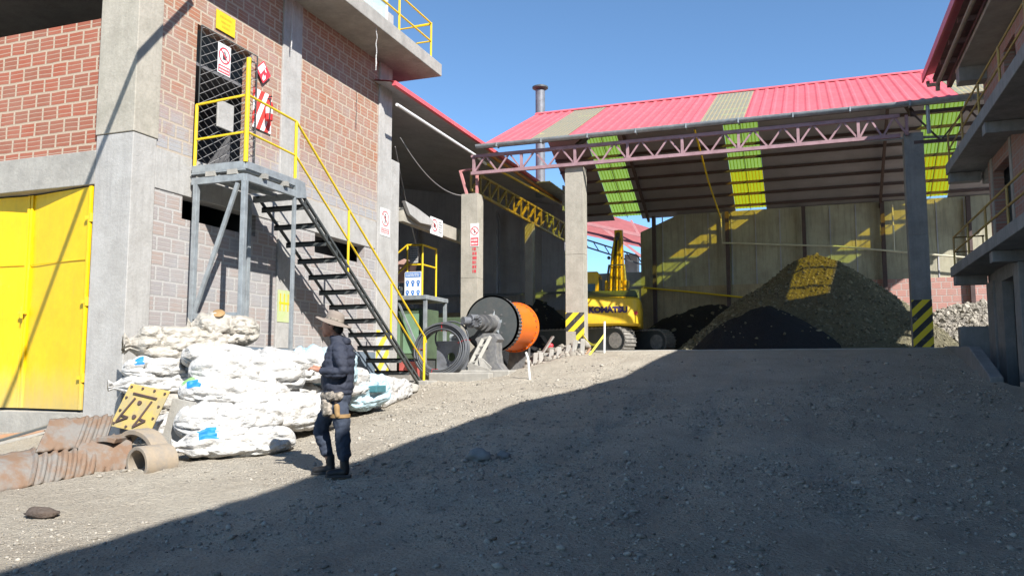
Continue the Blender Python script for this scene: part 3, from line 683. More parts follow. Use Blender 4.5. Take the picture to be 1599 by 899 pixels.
# hanging ropes under slab
for (y_, z_, x_, lab) in ((13.9, 6.55, -9.9, 'frayed white rope hanging against the shaded brick above the doorway'), (15.9, 6.75, -9.05, 'thin white rope hanging from the outer edge of the balcony slab')):
    pts = [(x_ + .01 * math.sin(k * 1.7), y_ + .012 * math.cos(k * 1.3), 7.9 - (7.9 - z_) * k / 14) for k in range(15)]
    MB().tube(pts, [.007 + .009 * (k / 14) * random.uniform(.6, 1.4) for k in range(15)], 6).build('hanging_rope', 'sack', None, smooth=60, label=lab, cat='rope')
# overhead cable (its shadow crosses the corner column and the gate)
Lr = Vector((-.92, .76, -1)); Cc = Vector((-10, 11.12, 6.46)) - Lr * 1.22; Aa = Vector((-12.42, 9.95, -.21)) - Lr * 5.5
pts = [Cc.lerp(Aa, t) for t in (0, .5, 1, 1.5)]; pts[3] = Vector((-6.6, 3.3, 3.88))
cb_ = thing('overhead_cable', tuple(pts[3]), 'thick black cable bundle sloping up from a pole to the balcony slab', 'cable')
MB().tube(pts, .045, 8).build('cable', 'black', cb_, smooth=40)
MB().tube([(pts[3].x, pts[3].y, -1.9), (pts[3].x, pts[3].y, 4.1)], .07, 12).build('pole', 'wood_grey', None, smooth=40, label='timber pole carrying the black cable beside the yard', cat='pole')

# ================================================================ MAIN SHED
SH = thing('open_shed', (-3, 22, .55), 'large open fronted shed with red corrugated roof and mauve steel truss', 'shed')
X0, X1 = -9.0, 7.6; YF, YR, YB = 22.0, 27.3, 33.0; ZF, ZR, ZB = 6.58, 9.12, 6.32
STR = [(-7.55, -6.40), (-2.68, -1.52), (3.6, 4.75)]
def corr(mb, x0, x1, ya, za, yb, zb, pitch=.30, h=.028, flip=False):
    xs = []; x = x0
    prof = [(0, 0), (.07, h), (.13, h), (.20, 0)]
    pts = []
    k = math.floor(x0 / pitch)
    while k * pitch < x1:
        for dx, dz in ((0, 0), (.05, h), (.10, h), (.15, 0)):
            xx = k * pitch + dx
            if x0 <= xx <= x1: pts.append((xx, dz))
        k += 1
    if pts[0][0] > x0: pts.insert(0, (x0, pts[0][1]))
    if pts[-1][0] < x1: pts.append((x1, pts[-1][1]))
    vs = []; n = len(pts)
    for (xx, dz) in pts: vs.append((xx, ya, za + dz))
    for (xx, dz) in pts: vs.append((xx, yb, zb + dz))
    mb.add(vs, [(q, q + 1, n + q + 1, n + q) for q in range(n - 1)])
def roof_side(ya, za, yb, zb, fm, nm):
    segs = []; x = X0
    for a_, b2 in STR: segs.append((x, a_)); x = b2
    segs.append((x, X1))
    mb = MB()
    for a_, b2 in segs:
        corr(mb, a_, b2, ya, za, yb, zb)
    o = mb.build(nm, fm, SH)
    # underside sheet (unpainted steel)
    mb = MB()
    for a_, b2 in segs: mb.add([(a_, ya, za - .02), (b2, ya, za - .02), (b2, yb, zb - .02), (a_, yb, zb - .02)], [(0, 1, 2, 3)])
    mb.build('roof_lining', 'roof_under', SH)
    return o
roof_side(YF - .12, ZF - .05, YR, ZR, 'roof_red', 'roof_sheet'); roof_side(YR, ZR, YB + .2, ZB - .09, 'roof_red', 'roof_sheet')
for k, (a_, b2) in enumerate(STR):
    mb = MB(); corr(mb, a_ + .003, b2 - .003, YF - .12, ZF - .05, YR, ZR, .12, .008); mb.build('skylight', 'sky_front', SH)
    # back slope: green tint above, direct sun painted as yellow lower down
    cut = [.0, .62, 1.0] if k else [0, .9, 1.0]
    for q in range(2):
        if q == 1 and k == 0: mm = 'sky_green'
        else: mm = 'sky_green' if q == 0 else 'sky_yellow'
        ya = YR + (YB - YR) * cut[q]; yb = YR + (YB - YR) * cut[q + 1]; za = ZR + (ZB - ZR) * cut[q]; zb = ZR + (ZB - ZR) * cut[q + 1]
        mb = MB(); corr(mb, a_ + .003, b2 - .003, ya, za, yb, zb, .12, .008); mb.build('skylight', mm, SH)
    xm = (a_ + b2) / 2
    MB().bar((xm, YR, ZR - .05), (xm, YB, ZB - .05), .02, .03).build('skylight_batten', 'brown_steel', SH)
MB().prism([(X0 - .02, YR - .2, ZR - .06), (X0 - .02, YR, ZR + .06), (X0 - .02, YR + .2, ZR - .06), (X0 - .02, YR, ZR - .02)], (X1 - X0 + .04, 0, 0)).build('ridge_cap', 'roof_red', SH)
for k in range(9):
    t_ = (k + .5) / 9; y_ = YR + (YB - YR) * t_; z_ = ZR + (ZB - ZR) * t_ - .085
    MB().bar((X0 + .02, y_, z_), (X1, y_, z_), .05, .10).build('purlin', 'brown_steel', SH)
for k in range(6):
    t_ = (k + .3) / 6; y_ = YF + (YR - YF) * t_; z_ = ZF + (ZR - ZF) * t_ - .085
    MB().bar((X0 + .02, y_, z_), (X1, y_, z_), .05, .10).build('purlin', 'brown_steel', SH)
# roof rafters over columns
def rafter(x_):
    mb = MB(); mb.bar((x_, YF + .1, ZF - .25), (x_, YR, ZR - .22), .09, .14); mb.bar((x_, YR, ZR - .22), (x_, YB, ZB - .25), .09, .14)
    mb.build('rafter', 'brown_steel', SH)
for x_ in (-6.1, 2.5): rafter(x_)
# gutter
mb = MB(); n = 10; pr = []
for k in range(n + 1):
    a_ = math.pi * k / n; pr.append((-math.cos(a_) * .10, -math.sin(a_) * .11))
vs = []
for x_ in (X0 - .05, X1): vs += [(x_, YF - .19 + p[0], ZF - .02 + p[1]) for p in pr] + [(x_, YF - .19 + p[0] * .93, ZF - .02 + p[1] * .93) for p in pr[::-1]]
m_ = 2 * (n + 1); mb.add(vs, [(q, (q + 1) % m_, m_ + (q + 1) % m_, m_ + q) for q in range(m_)])
for k in range(12):
    x_ = X0 + .6 + k * 1.35; mb.box(x_, x_ + .03, YF - .31, YF - .07, ZF - .15, ZF - .02)
mb.build('gutter', 'galv', SH, smooth=40)
# front truss
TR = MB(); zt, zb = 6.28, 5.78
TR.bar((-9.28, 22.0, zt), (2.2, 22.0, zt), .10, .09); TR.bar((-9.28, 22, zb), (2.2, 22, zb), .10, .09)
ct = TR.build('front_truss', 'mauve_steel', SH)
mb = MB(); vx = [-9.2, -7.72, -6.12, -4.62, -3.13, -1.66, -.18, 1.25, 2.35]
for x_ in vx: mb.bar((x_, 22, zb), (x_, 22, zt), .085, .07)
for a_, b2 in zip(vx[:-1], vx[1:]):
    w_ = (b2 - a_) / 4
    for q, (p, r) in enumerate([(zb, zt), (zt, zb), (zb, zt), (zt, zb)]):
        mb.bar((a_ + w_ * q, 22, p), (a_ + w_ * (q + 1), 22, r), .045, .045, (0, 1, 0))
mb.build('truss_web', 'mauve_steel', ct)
# right continuation of truss, in shade, deeper
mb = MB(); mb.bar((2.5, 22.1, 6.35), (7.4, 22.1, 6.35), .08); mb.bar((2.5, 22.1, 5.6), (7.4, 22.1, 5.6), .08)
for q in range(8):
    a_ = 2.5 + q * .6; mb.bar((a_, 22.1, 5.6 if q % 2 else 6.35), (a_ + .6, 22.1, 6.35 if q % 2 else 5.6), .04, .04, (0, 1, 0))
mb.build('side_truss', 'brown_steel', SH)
# downpipe loop near the right column
MB().tube([(2.82, 21.9, 6.45), (2.82, 21.9, 5.75)], .045).tube([(-2.5, 22.6, 5.95), (1.0, 22.6, 5.9), (2.6, 22.3, 5.78), (3.4, 22.2, 5.7), (3.9, 22.2, 5.5)], .035).build('pipe', 'galv', SH, smooth=40)
for k in range(3):
    MB().tube([(-7.1 + 0.0 * k, 21.9, 0), (-7.1, 21.9, 0.01)], .001, 3)
# columns
def column(x0, x1, y0, y1, z0, z1, mat, stripes):
    cc = thing('concrete_column', ((x0 + x1) / 2, (y0 + y1) / 2, z0), *stripes[0])
    jz = z0 + (z1 - z0) * .52
    MB().box(x0, x1, y0, y1, z0 - .3, jz - .004).box(x0 + .006, x1 - .006, y0 + .006, y1 - .006, jz - .004, jz + .004).box(x0, x1, y0, y1, jz + .004, z1).build('shaft', mat, cc, bev=.012)
    if stripes[1]: MB().box(x0 - .004, x1 + .004, y0 - .004, y0 + .02, z0 + .02, stripes[1]).box(x1 - .02, x1 + .0045, y0 + .02, y1, z0 + .02, stripes[1]).build('hazard_stripes', 'hazard', cc)
    return cc
c3 = column(-6.44, -5.92, 22.07, 22.5, .56, 5.73, 'conc_warm', (('pale sunlit concrete column with worn yellow black stripes in front of the excavator', 'column'), None))
MB().box(-6.444, -5.916, 22.066, 22.09, 1.10, 1.62).box(-6.15, -5.916, 22.066, 22.09, .60, 1.10).build('hazard_stripes', 'hazard', c3)
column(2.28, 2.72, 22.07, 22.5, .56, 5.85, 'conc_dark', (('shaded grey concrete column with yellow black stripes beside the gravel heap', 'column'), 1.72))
c2 = column(-9.62, -9.10, 22.05, 22.5, .0, 5.2, 'conc_warm', (('bare concrete column with small signs behind the ball mill', 'column'), None))
MB().bar((-9.5, 22.2, 5.2), (-9.72, 22.2, 5.95), .07, .07, (0, 1, 0)).bar((-9.18, 22.2, 5.2), (-9.18, 22.2, 6.0), .07).build('steel_strut', 'pink_steel', c2)
MB().bar((-9.76, 22.2, 5.93), (-9.1, 22.2, 6.0), .05).build('steel_strut', 'pink_steel', c2)
# brown steel posts along the back wall
for x_ in (-5.86, -3.0, -.18, 2.55, 5.35):
    MB().box(x_ - .07, x_ + .07, 32.7, 32.88, .56, 6.2).build('steel_post', 'brown_steel', SH)
# back wall : cladding with cut left corner, plaster/brick base
CL = MB(); xs = [x_ for x_ in np.arange(-6.45, 7.6, .9)]
CL.prism([(-6.45, 33, 3.35), (7.6, 33, 3.35), (7.6, 33, 6.25), (-4.9, 33, 6.25), (-6.45, 33, 5.62)], (0, .12, 0))
cw = CL.build('wall_cladding', 'clad', SH)
mb = MB()
for x_ in xs[1:]: mb.box(x_ - .02, x_ + .02, 32.975, 32.999, 3.36, 6.2)
mb.build('cladding_joints', 'clad_dark', cw)
MB().box(-6.45, 1.3, 32.93, 33.12, .5, 3.345).build('wall_base', 'plaster', SH)
MB().box(1.3, 7.6, 32.93, 33.12, .5, 3.345).build('wall_base', 'brick_back', SH)
MB().box(-9.3, -6.45, 33.0, 33.15, .5, 4.0).build('low_wall', 'clad_dark', SH)
MB().box(7.5, 7.6, 27.5, 32.9, .5, 1.5).build('side_kerb', 'conc', SH)
# pipes on back wall
MB().tube([(-6.3, 32.6, 3.32), (-4.2, 32.6, 3.05), (-2.0, 32.6, 2.75)], .035).build('wall_pipe', 'yellow', SH, smooth=40)
MB().tube([(-3.22, 32.6, 6.1), (-3.18, 32.6, 4.95), (1, 32.6, 4.6), (5.2, 32.6, 3.98)], .035).tube([(2.88, 32.6, 6.05), (2.88, 32.6, 4.35)], .03).build('wall_pipe', basic('cream_pipe', (.6, .56, .42), .5, bd=0), SH, smooth=40)
# hanging bent pipes inside the roof
MB().tube([(-3.3, 26, 7.6), (-3.25, 29, 6.6), (-3.2, 32.4, 5.9)], .03).build('roof_conduit', 'yellow', SH, smooth=40)

# ================================================================ LEFT SHED
MB_LS = 0
LS = thing('dark_side_shed', (-15, 26, 0), 'dark side shed with red edged roof behind the concrete building', 'shed')
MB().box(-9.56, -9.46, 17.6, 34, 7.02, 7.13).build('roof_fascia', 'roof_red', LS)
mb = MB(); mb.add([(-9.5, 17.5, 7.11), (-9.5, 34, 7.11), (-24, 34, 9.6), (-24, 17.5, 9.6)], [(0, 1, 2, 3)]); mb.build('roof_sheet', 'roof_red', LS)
mb = MB(); mb.add([(-9.55, 17.5, 7.08), (-9.55, 34, 7.08), (-24, 34, 9.57), (-24, 17.5, 9.57)], [(0, 1, 2, 3)]); mb.build('roof_lining', 'clad_dark', LS)
mb = MB(); mb.prism([(-24, 34, -.2), (-9.0, 34, -.2), (-9.0, 34, 6.95), (-9.6, 34, 7.12), (-24, 34, 9.8)], (0, .15, 0))
for k in range(14): mb.box(-23 + k * 1.0, -22.96 + k, 33.96, 34.0, 2.6, 7.0)
mb.build('back_wall', 'clad_dark', LS)
MB().box(-24, -9.05, 33.7, 33.95, -.2, 2.6).build('wall_base', 'plaster', LS)
MB().box(-24.2, -24, 17.5, 34, -.2, 9.5).build('side_wall', 'clad_dark', LS)
MB().tube([(-9.42, 17.6, 6.52), (-9.42, 22.6, 6.50), (-9.3, 23.2, 6.35)], .04).build('gutter_pipe', 'white', LS, smooth=40)
MB().tube([(-9.42, 23.2, 6.45), (-9.42, 33, 6.80)], .04).build('gutter_pipe', 'yellow', LS, smooth=40)
MB().bar((-9.52, 24, 6.88), (-9.52, 34, 6.88), .05, .09).build('eave_beam', basic('orange_primer', (.55, .22, .05), .6, bd=.001), LS)
mb = MB(); ya, yb = 22.5, 33.2
mb.bar((-9.5, ya, 6.02), (-9.5, yb, 6.08), .07); mb.bar((-9.5, ya, 5.42), (-9.5, yb, 5.36), .07)
tr2 = mb.build('side_truss', 'ochre_steel', LS); mb = MB()
for k in range(14):
    y_ = ya + k * .76; mb.bar((-9.5, y_, 5.4), (-9.5, y_, 6.05), .05)
    if k < 14: mb.bar((-9.5, y_, 5.4), (-9.5, y_ + .76, 6.05), .045, .08, (1, 0, 0))
mb.build('truss_web', 'ochre_steel', tr2)
for x_, y_ in ((-9.5, 28), (-9.45, 33)): MB().box(x_ - .15, x_ + .15, y_ - .15, y_ + .15, -.2, 5.3).build('pillar', 'conc', LS, bev=.01)
# interior posts and a crane rail
for x_ in (-13, -17): MB().box(x_ - .08, x_ + .08, 33.5, 33.66, -.2, 7).build('steel_post', 'clad_dark', LS)
MB().bar((-20, 33.4, 3.35), (-8.9, 33.4, 3.3), .1).build('wall_pipe', 'steel_grey', LS)
MB().box(-9.52, -8.9, 28.5, 34, 6.93, 6.96).build('gap_sun_blocker', 'galv', LS)  # added strip closing the roof gap so no sun lands on the back wall
MB().box(-9.04, -8.98, 30.6, 33.2, 6.25, 7.25).build('hidden_sun_blocker', 'clad_dark', LS)  # added board hidden behind the column, blocks a sun patch
# sagging cables inside
for k, (a_, b2, sg) in enumerate((((-10, 18.9, 6.1), (-9.6, 22, 5.15), .35), ((-10.2, 19, 5.9), (-14, 30, 3.0), .9))):
    A = Vector(a_); Bq = Vector(b2); pts = [A.lerp(Bq, t / 12) - Vector((0, 0, sg * 4 * (t / 12) * (1 - t / 12))) for t in range(13)]
    MB().tube(pts, .014, 5).build('sagging_cable', 'wire', None, smooth=60, label=['thin pale cable sagging from the building to the bare column', 'thin cable sagging deep into the dark side shed'][k], cat='cable')
# sign beam
bm_ = thing('concrete_beam', (-10, 20.5, 3.86), 'horizontal concrete beam with a sign between building end and bare column', 'beam')
MB().box(-10.05, -9.86, 18.86, 23.3, 3.86, 4.23).build('beam_body', 'conc_warm', bm_, bev=.012)
s4 = sign_board('prohibition_sign', 'X', -9.845, 20.45, 21.25, 3.80, 4.28, 'white square sign with crossed box pictogram fixed on the concrete beam')
prohibition(s4, 'X', -9.845, 20.72, 4.06, .18, 'box', None)
mb = MB()
for q in range(5): scribble(mb, 'X', -9.845, 20.97, 21.2, 4.18 - q * .07, .03, .003, 4, 50 + q)
mb.build('lettering', 'dark_ink', s4)
s5 = sign_board('prohibition_sign', 'Y', 22.04, -9.32, -9.05, 3.62, 4.30, 'narrow white and red prohibition sign near the top of the bare column')
prohibition(s5, 'Y', 22.04, -9.185, 4.08, .125, 'bottle', (3.64, 3.88), 8, a0=-9.305, a1=-9.065)
mb = MB(); 
for q, ch in enumerate(range(6)): scribble(mb, 'Y', 22.05, -9.25, -9.12, 3.5 - q * .13, .09, .006, 3, 80 + q)
mb.build('painted_letters', 'sign_red', c2)
# chute / corbel piece over the beam end
ch = MB(); pts = [(-9.83, 18.7, 4.36), (-9.83, 19.4, 4.30), (-9.83, 20.3, 4.16), (-9.83, 20.45, 4.10), (-9.83, 20.3, 3.98), (-9.83, 19.6, 3.93), (-9.83, 19.0, 4.05)]
ch.prism(pts, (.10, 0, 0)); ch.build('bent_metal_tray', 'conc_white', None, bev=.01, label='bent pale metal tray hung over the beam end beside the building', cat='tray')
# chimney
cy = thing('chimney_pipe', (-10, 30.8, 7.1), 'tall grey steel chimney pipe with a flat cap', 'chimney')
MB().lathe((-10, 30.8, 6.9), (0, 0, 1), [(0, .19), (4.35, .19)], 24).build('pipe', 'steel_grey', cy, smooth=40)
MB().lathe((-10, 30.8, 11.28), (0, 0, 1), [(0, .22), (.06, .32), (.12, .32), (.2, .12), (.22, 0)], 24).build('cap', 'dark_steel', cy, smooth=40)
# far red-roofed structure behind
FR = thing('far_red_roof_building', (-9, 45, 0), 'distant open steel building with a sloping red roof behind the excavator', 'building')
mb = MB(); mb.prism([(-15.5, 44, 8.9), (-9.9, 44, 8.75), (-6.6, 44, 7.0), (-6.6, 44, 6.9), (-15.5, 44, 8.2)], (0, .1, 0))
mb = MB(); mb.add([(-16, 46, 10.95), (-7.6, 46, 7.72), (-7.6, 43, 6.3), (-16, 43, 8.6)], [(0, 1, 2, 3)]); mb.build('roof_sheet', basic('dull_red_sheet', (.30, .09, .09), .7, bd=0), FR)
mb = MB(); mb.bar((-15, 43, 9.0), (-8.2, 43, 7.1), .16); mb.bar((-8.2, 43, 7.1), (-8.2, 43, 5.9), .14); mb.bar((-10.5, 43, 7.75), (-8.2, 43, 5.9), .14, .14, (0, 1, 0)); mb.bar((-11.8, 43, 8.1), (-11.2, 43, 8.9), .08); mb.bar((-12.4, 43, 8.6), (-12.0, 43, 8.2), .08); mb.bar((-8.9, 43, 8.0), (-8.5, 43, 7.2), .1)
mb.build('roof_truss', 'pink_steel', FR)
mb = MB(); mb.bar((-12.2, 43.5, 0), (-12.2, 43.5, 8.2), .3); mb.bar((-12.2, 43.5, 6.3), (-13, 43.5, 7.8), .14, .14, (0, 1, 0)); mb.build('post', 'brown_steel', FR)
mb = MB(); mb.bar((-13.5, 43.5, 7.9), (-8, 43.5, 5.9), .08); mb.bar((-13.5, 43.5, 7.5), (-8, 43.5, 5.5), .08)
for k in range(9): mb.bar((-13.5 + k * .6, 43.5, 7.9 - k * .218), (-13.2 + k * .6, 43.5, 7.4 - k * .218), .05, .05, (0, 1, 0))
mb.build('conveyor_lattice', 'dark_steel', FR)
MB().box(-9.6, -8.9, 44.5, 45.1, 0, 6.4).build('column', 'conc', FR)

# ================================================================ RIGHT BUILDING
RB = thing('balcony_building', (5, 12, -1), 'shaded two storey building with concrete balconies and red roof on the right', 'building')
EX = 3.1; FX = 3.8
for (zt_, zb_, y1) in ((2.43, 2.20, 21.72), (4.87, 4.62, 21.62)):
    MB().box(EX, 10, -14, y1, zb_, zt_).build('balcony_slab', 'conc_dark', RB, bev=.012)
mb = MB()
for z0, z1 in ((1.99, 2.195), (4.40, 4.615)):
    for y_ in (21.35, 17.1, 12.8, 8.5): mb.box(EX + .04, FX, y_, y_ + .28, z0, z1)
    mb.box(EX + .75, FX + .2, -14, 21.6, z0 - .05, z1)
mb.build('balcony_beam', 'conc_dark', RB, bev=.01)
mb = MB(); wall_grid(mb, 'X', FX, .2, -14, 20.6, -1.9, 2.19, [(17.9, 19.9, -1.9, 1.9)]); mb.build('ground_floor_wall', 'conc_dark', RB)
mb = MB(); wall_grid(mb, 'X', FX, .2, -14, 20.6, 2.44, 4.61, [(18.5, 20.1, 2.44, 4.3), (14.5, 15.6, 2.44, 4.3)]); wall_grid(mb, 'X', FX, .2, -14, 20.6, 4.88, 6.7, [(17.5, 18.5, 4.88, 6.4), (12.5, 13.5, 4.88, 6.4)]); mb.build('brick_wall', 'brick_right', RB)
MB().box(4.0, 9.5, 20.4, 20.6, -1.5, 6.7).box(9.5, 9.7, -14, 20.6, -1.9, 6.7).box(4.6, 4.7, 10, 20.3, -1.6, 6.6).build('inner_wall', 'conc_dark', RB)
for (x0, x1, y0, y1) in ((3.55, 3.98, 17.15, 17.6), (3.3, 3.8, 9.8, 10.3), (3.75, 4.15, 20.6, 21.3)):
    MB().box(x0, x1, y0, y1, -1.7, 1.985).build('pillar', 'conc_dark', RB, bev=.015)
MB().box(FX - .02, FX + .06, 20.13, 20.35, 2.44, 4.61).box(FX - .02, FX + .06, 18.3, 18.48, 2.44, 4.61).build('door_frame', 'conc', RB)
# ceiling soffit, roof
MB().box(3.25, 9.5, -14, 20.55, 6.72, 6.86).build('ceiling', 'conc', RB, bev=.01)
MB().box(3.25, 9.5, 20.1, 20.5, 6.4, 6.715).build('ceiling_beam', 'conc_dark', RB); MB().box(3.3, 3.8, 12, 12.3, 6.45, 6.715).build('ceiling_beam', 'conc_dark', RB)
RE, RZ0, RYE = 2.74, 7.08, 21.9
EP = [(-14, 2.75), (0, 2.5), (8, 2.15), (12, 2.9), (14, 2.80), (RYE, RE)]  # unseen near eave bent in plan to shape its ground shadow
mb = MB(); n = len(EP)
for dz in (.12, .08):
    for y_, x_ in EP: mb.add([(x_, y_, RZ0 + dz)], [])
    for y_, x_ in EP: mb.add([(9.8, y_, RZ0 + dz + 1.9)], [])
F_ = []
for k in range(n - 1): F_ += [(k, k + 1, n + k + 1, n + k), (2 * n + k, 3 * n + k, 3 * n + k + 1, 2 * n + k + 1), (k, 2 * n + k, 2 * n + k + 1, k + 1)]
F_ += [(0, n, 3 * n, 2 * n), (n - 1, 3 * n - 1, 4 * n - 1, 2 * n - 1)]
for f in F_: mb.f.append(f); mb.mi.append(0)
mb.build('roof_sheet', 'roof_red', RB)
mb = MB()
for (ya_, xa_), (yb_, xb_) in zip(EP[:-1], EP[1:]): mb.bar((xa_, ya_, RZ0 + .035), (xb_, yb_, RZ0 + .035), .04, .19)
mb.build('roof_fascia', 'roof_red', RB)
for k in range(16): MB().box(RE + .2, 3.9, 21.6 - k * 1.2, 21.68 - k * 1.2, RZ0 - .14, RZ0 - .02).build('eave_joist', 'soffit', RB)
mb = MB()
mb.box(2.95, 3.6, 12, RYE - .05, RZ0 - .015, RZ0 + .01); mb.bar((3.3, 10, RZ0 - .2), (3.3, RYE - .1, RZ0 - .2), .1, .15)
mb.build('eave_soffit', 'soffit', RB)
mb = MB(); mb.tube([(3.02, -14, 6.86), (3.02, 21.5, 6.86), (3.02, 21.6, 6.7)], .05); mb.tube([(2.84, 21.8, 7.0), (2.84, 21.75, 6.9), (3.02, 21.6, 6.86)], .045); mb.build('eave_pipe', 'rust_tan', RB, smooth=40)
# right railings
ry = basic('dull_yellow_rail', (.42, .30, .08), .6, c2=(.3, .2, .08), bd=.001)
for zt_ in (2.43, 4.87):
    mb = MB(); 
    for q in (.34, .68): mb.tube([(FX, 21.45, zt_ + q), (EX + .07, 21.5, zt_ + q), (EX + .07, -5, zt_ + q)], .022, 6)
    for k in range(12): mb.tube([(EX + .07, 21.5 - k * 1.9, zt_), (EX + .07, 21.5 - k * 1.9, zt_ + .7)], .024, 6)
    for k in (1, 2): mb.tube([(EX + .07 + .3 * k, 21.47, zt_), (EX + .07 + .3 * k, 21.47, zt_ + .7)], .018, 6)
    mb.build('railing', ry, RB, smooth=40)

# ================================================================ HEAPS
def heap(name, cx, cy, z0, h, rx, ry, mat, smat, label, nst, smin=.03, smax=.12, ridge=0., seed=1, px_=1.15):
    n1, n2 = 90, 120; V = []; 
    for i_ in range(n1 + 1):
        r = i_ / n1
        for j_ in range(n2):
            t = 2 * math.pi * j_ / n2; wob = 1 + .13 * noise.noise(Vector((math.cos(t) * 1.3, math.sin(t) * 1.3, seed)))
            x = cx + math.cos(t) * r * rx * wob; y = cy + math.sin(t) * r * ry * wob
            V.append((x, y, hz(x, y, cx, cy, z0, h, r, seed, px_)))
    F = []
    for i_ in range(n1):
        for j_ in range(n2):
            a_ = i_ * n2 + j_; b2 = i_ * n2 + (j_ + 1) % n2; F.append((a_, b2, b2 + n2, a_ + n2))
    V = np.array(V); V1, F1 = V, np.array(F); 
    rr = np.sqrt(rng.random(nst)) * .97; tt = rng.uniform(0, 2 * math.pi, nst); P = []
    for r, t in zip(rr, tt):
        wob = 1 + .13 * noise.noise(Vector((math.cos(t) * 1.3, math.sin(t) * 1.3, seed)))
        x = cx + math.cos(t) * r * rx * wob; y = cy + math.sin(t) * r * ry * wob; P.append((x, y, hz(x, y, cx, cy, z0, h, r, seed, px_)))
    S_ = np.clip(rng.lognormal(math.log(smin * 1.3), .5, nst), smin * .6, smax)
    V2, F2 = rocks(np.array(P), S_, .8)
    me = bpy.data.meshes.new(name); Vt = np.vstack([V1, V2]); 
    faces = [tuple(f) for f in F1] + [tuple(int(q) + len(V1) for q in f) for f in F2]
    o3 = np.array((cx, cy, z0)); me.from_pydata([tuple(v) for v in (Vt - o3)], [], faces)
    me.materials.append(M[mat]); me.materials.append(M[smat]); me.polygons.foreach_set('material_index', [0] * len(F1) + [1] * len(F2))
    me.polygons.foreach_set('use_smooth', [True] * len(F1) + [False] * len(F2)); me.update()
    o = bpy.data.objects.new(name, me); COL.objects.link(o); o.location = o3; return props(o, label, 'heap')
def hz(x, y, cx, cy, z0, h, r, seed, p):
    k = math.sqrt(r * r + .055) - .2345; k *= 1.12
    z = h * max(0, 1 - k / .89) ** p
    q = Vector((x * .7, y * .7, seed)); z += .22 * noise.noise(q) * min(1, (1 - r) * 4) * min(1, h / 2) + .06 * noise.noise(q * 4) + .03 * noise.noise(q * 11)
    return z0 + max(z, -.05)
heap('ore_heap', .15, 28.2, .56, 3.02, 4.5, 3.9, 'ore', 'ore_stone', 'tallest dark gravel heap with yellow light on it inside the shed', 15000, .018, .075, seed=2, px_=1.0)
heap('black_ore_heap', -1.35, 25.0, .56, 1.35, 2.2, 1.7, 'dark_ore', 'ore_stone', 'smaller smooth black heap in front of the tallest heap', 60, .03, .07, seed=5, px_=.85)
heap('rocky_heap', -2.6, 27.2, .56, 1.05, 1.7, 1.9, 'ore', 'ore_stone', 'low rocky heap between the excavator tracks and the black heap', 1600, .04, .12, seed=8)
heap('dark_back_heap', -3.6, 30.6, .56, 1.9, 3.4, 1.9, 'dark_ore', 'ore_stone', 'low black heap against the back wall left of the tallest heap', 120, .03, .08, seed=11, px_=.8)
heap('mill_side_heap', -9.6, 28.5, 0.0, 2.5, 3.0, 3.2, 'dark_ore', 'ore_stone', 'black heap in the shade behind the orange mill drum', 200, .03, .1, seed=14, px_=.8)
heap('pale_gravel_heap', 5.2, 29.8, .5, 1.75, 3.0, 2.6, 'pale_gravel', 'stones', 'sunlit pale gravel heap seen under the lower right balcony', 6000, .03, .11, seed=17, px_=.7)

# ================================================================ EXCAVATOR
EXC = thing('excavator', (-6.42, 26.72, .56), 'yellow tracked excavator seen from behind with its boom raised in the shed', 'excavator')
EXC.rotation_euler = (0, 0, R(9))
def em(mb, name, mat, par=None, **k): return mb.build(name, mat, par or EXC, local=True, **k)
# counterweight: rounded plan
def arc_cw(r, y0, hw, cr, n=8):
    pts = [(-hw, .0)]
    for k in range(n + 1):
        a_ = math.pi / 2 * k / n; pts.append((-hw + cr - cr * math.cos(a_), y0 + cr - cr * math.sin(a_) if 0 else y0 + cr * (1 - math.sin(a_))))
    for k in range(n + 1):
        a_ = math.pi / 2 * (1 - k / n); pts.append((hw - cr + cr * math.cos(a_), y0 + cr * (1 - math.sin(a_))))
    pts.append((hw, .0)); return pts
mb = MB(); P = arc_cw(0, -1.75, 1.19, .55)
lay = [(.86, .90), (.92, .97), (1.1, 1.0), (1.55, 1.0), (1.68, .985), (1.74, .94)]
vs = []; n = len(P)
for z_, s_ in lay: vs += [(x_ * s_, y_ * s_, z_) for x_, y_ in P]
fs = [(k * n + q, k * n + (q + 1) % n, (k + 1) * n + (q + 1) % n, (k + 1) * n + q) for k in range(len(lay) - 1) for q in range(n)] + [tuple(range(n))[::-1], tuple((len(lay) - 1) * n + q for q in range(n))]
mb.add(vs, fs); CWT = em(mb, 'counterweight', 'exc_yellow', smooth=35)
tx = text_mesh('maker_lettering', 'KOMATSU', .25, 'purple', CWT, Vector((.21, -1.762, 1.33)), RY, .006, .014, 1.03)
mb = MB(); mb.tube([(1.03, -1.52, 1.24), (1.06, -1.60, 1.24)], .06, 16); em(mb, 'tail_lamp', 'sign_red', CWT)
mb = MB(); mb.box(-1.17, 1.17, -.9, 1.45, .86, 1.62); em(mb, 'upper_body', 'exc_yellow', bev=.04)
mb = MB(); mb.box(-.9, 1.05, -1.25, .2, 1.745, 1.98); em(mb, 'engine_hood', M['green'], bev=.05)
mb = MB(); mb.tube([(.78, -.6, 1.9), (.78, -.6, 2.35)], .06, 12); em(mb, 'exhaust', 'dark_steel')
mb = MB(); mb.box(-1.15, -.25, .2, 1.7, 1.62, 2.78); CAB = em(mb, 'cab', 'exc_yellow', bev=.06)
mb = MB(); mb.box(-1.06, -.36, .185, .199, 1.78, 2.36); em(mb, 'window', 'cab_glass', CAB)
em(MB().box(-1.165, -1.151, .35, 1.55, 1.85, 2.6), 'window', 'cab_glass', CAB); em(MB().box(-.249, -.235, .35, 1.55, 1.85, 2.6), 'window', 'cab_glass', CAB)
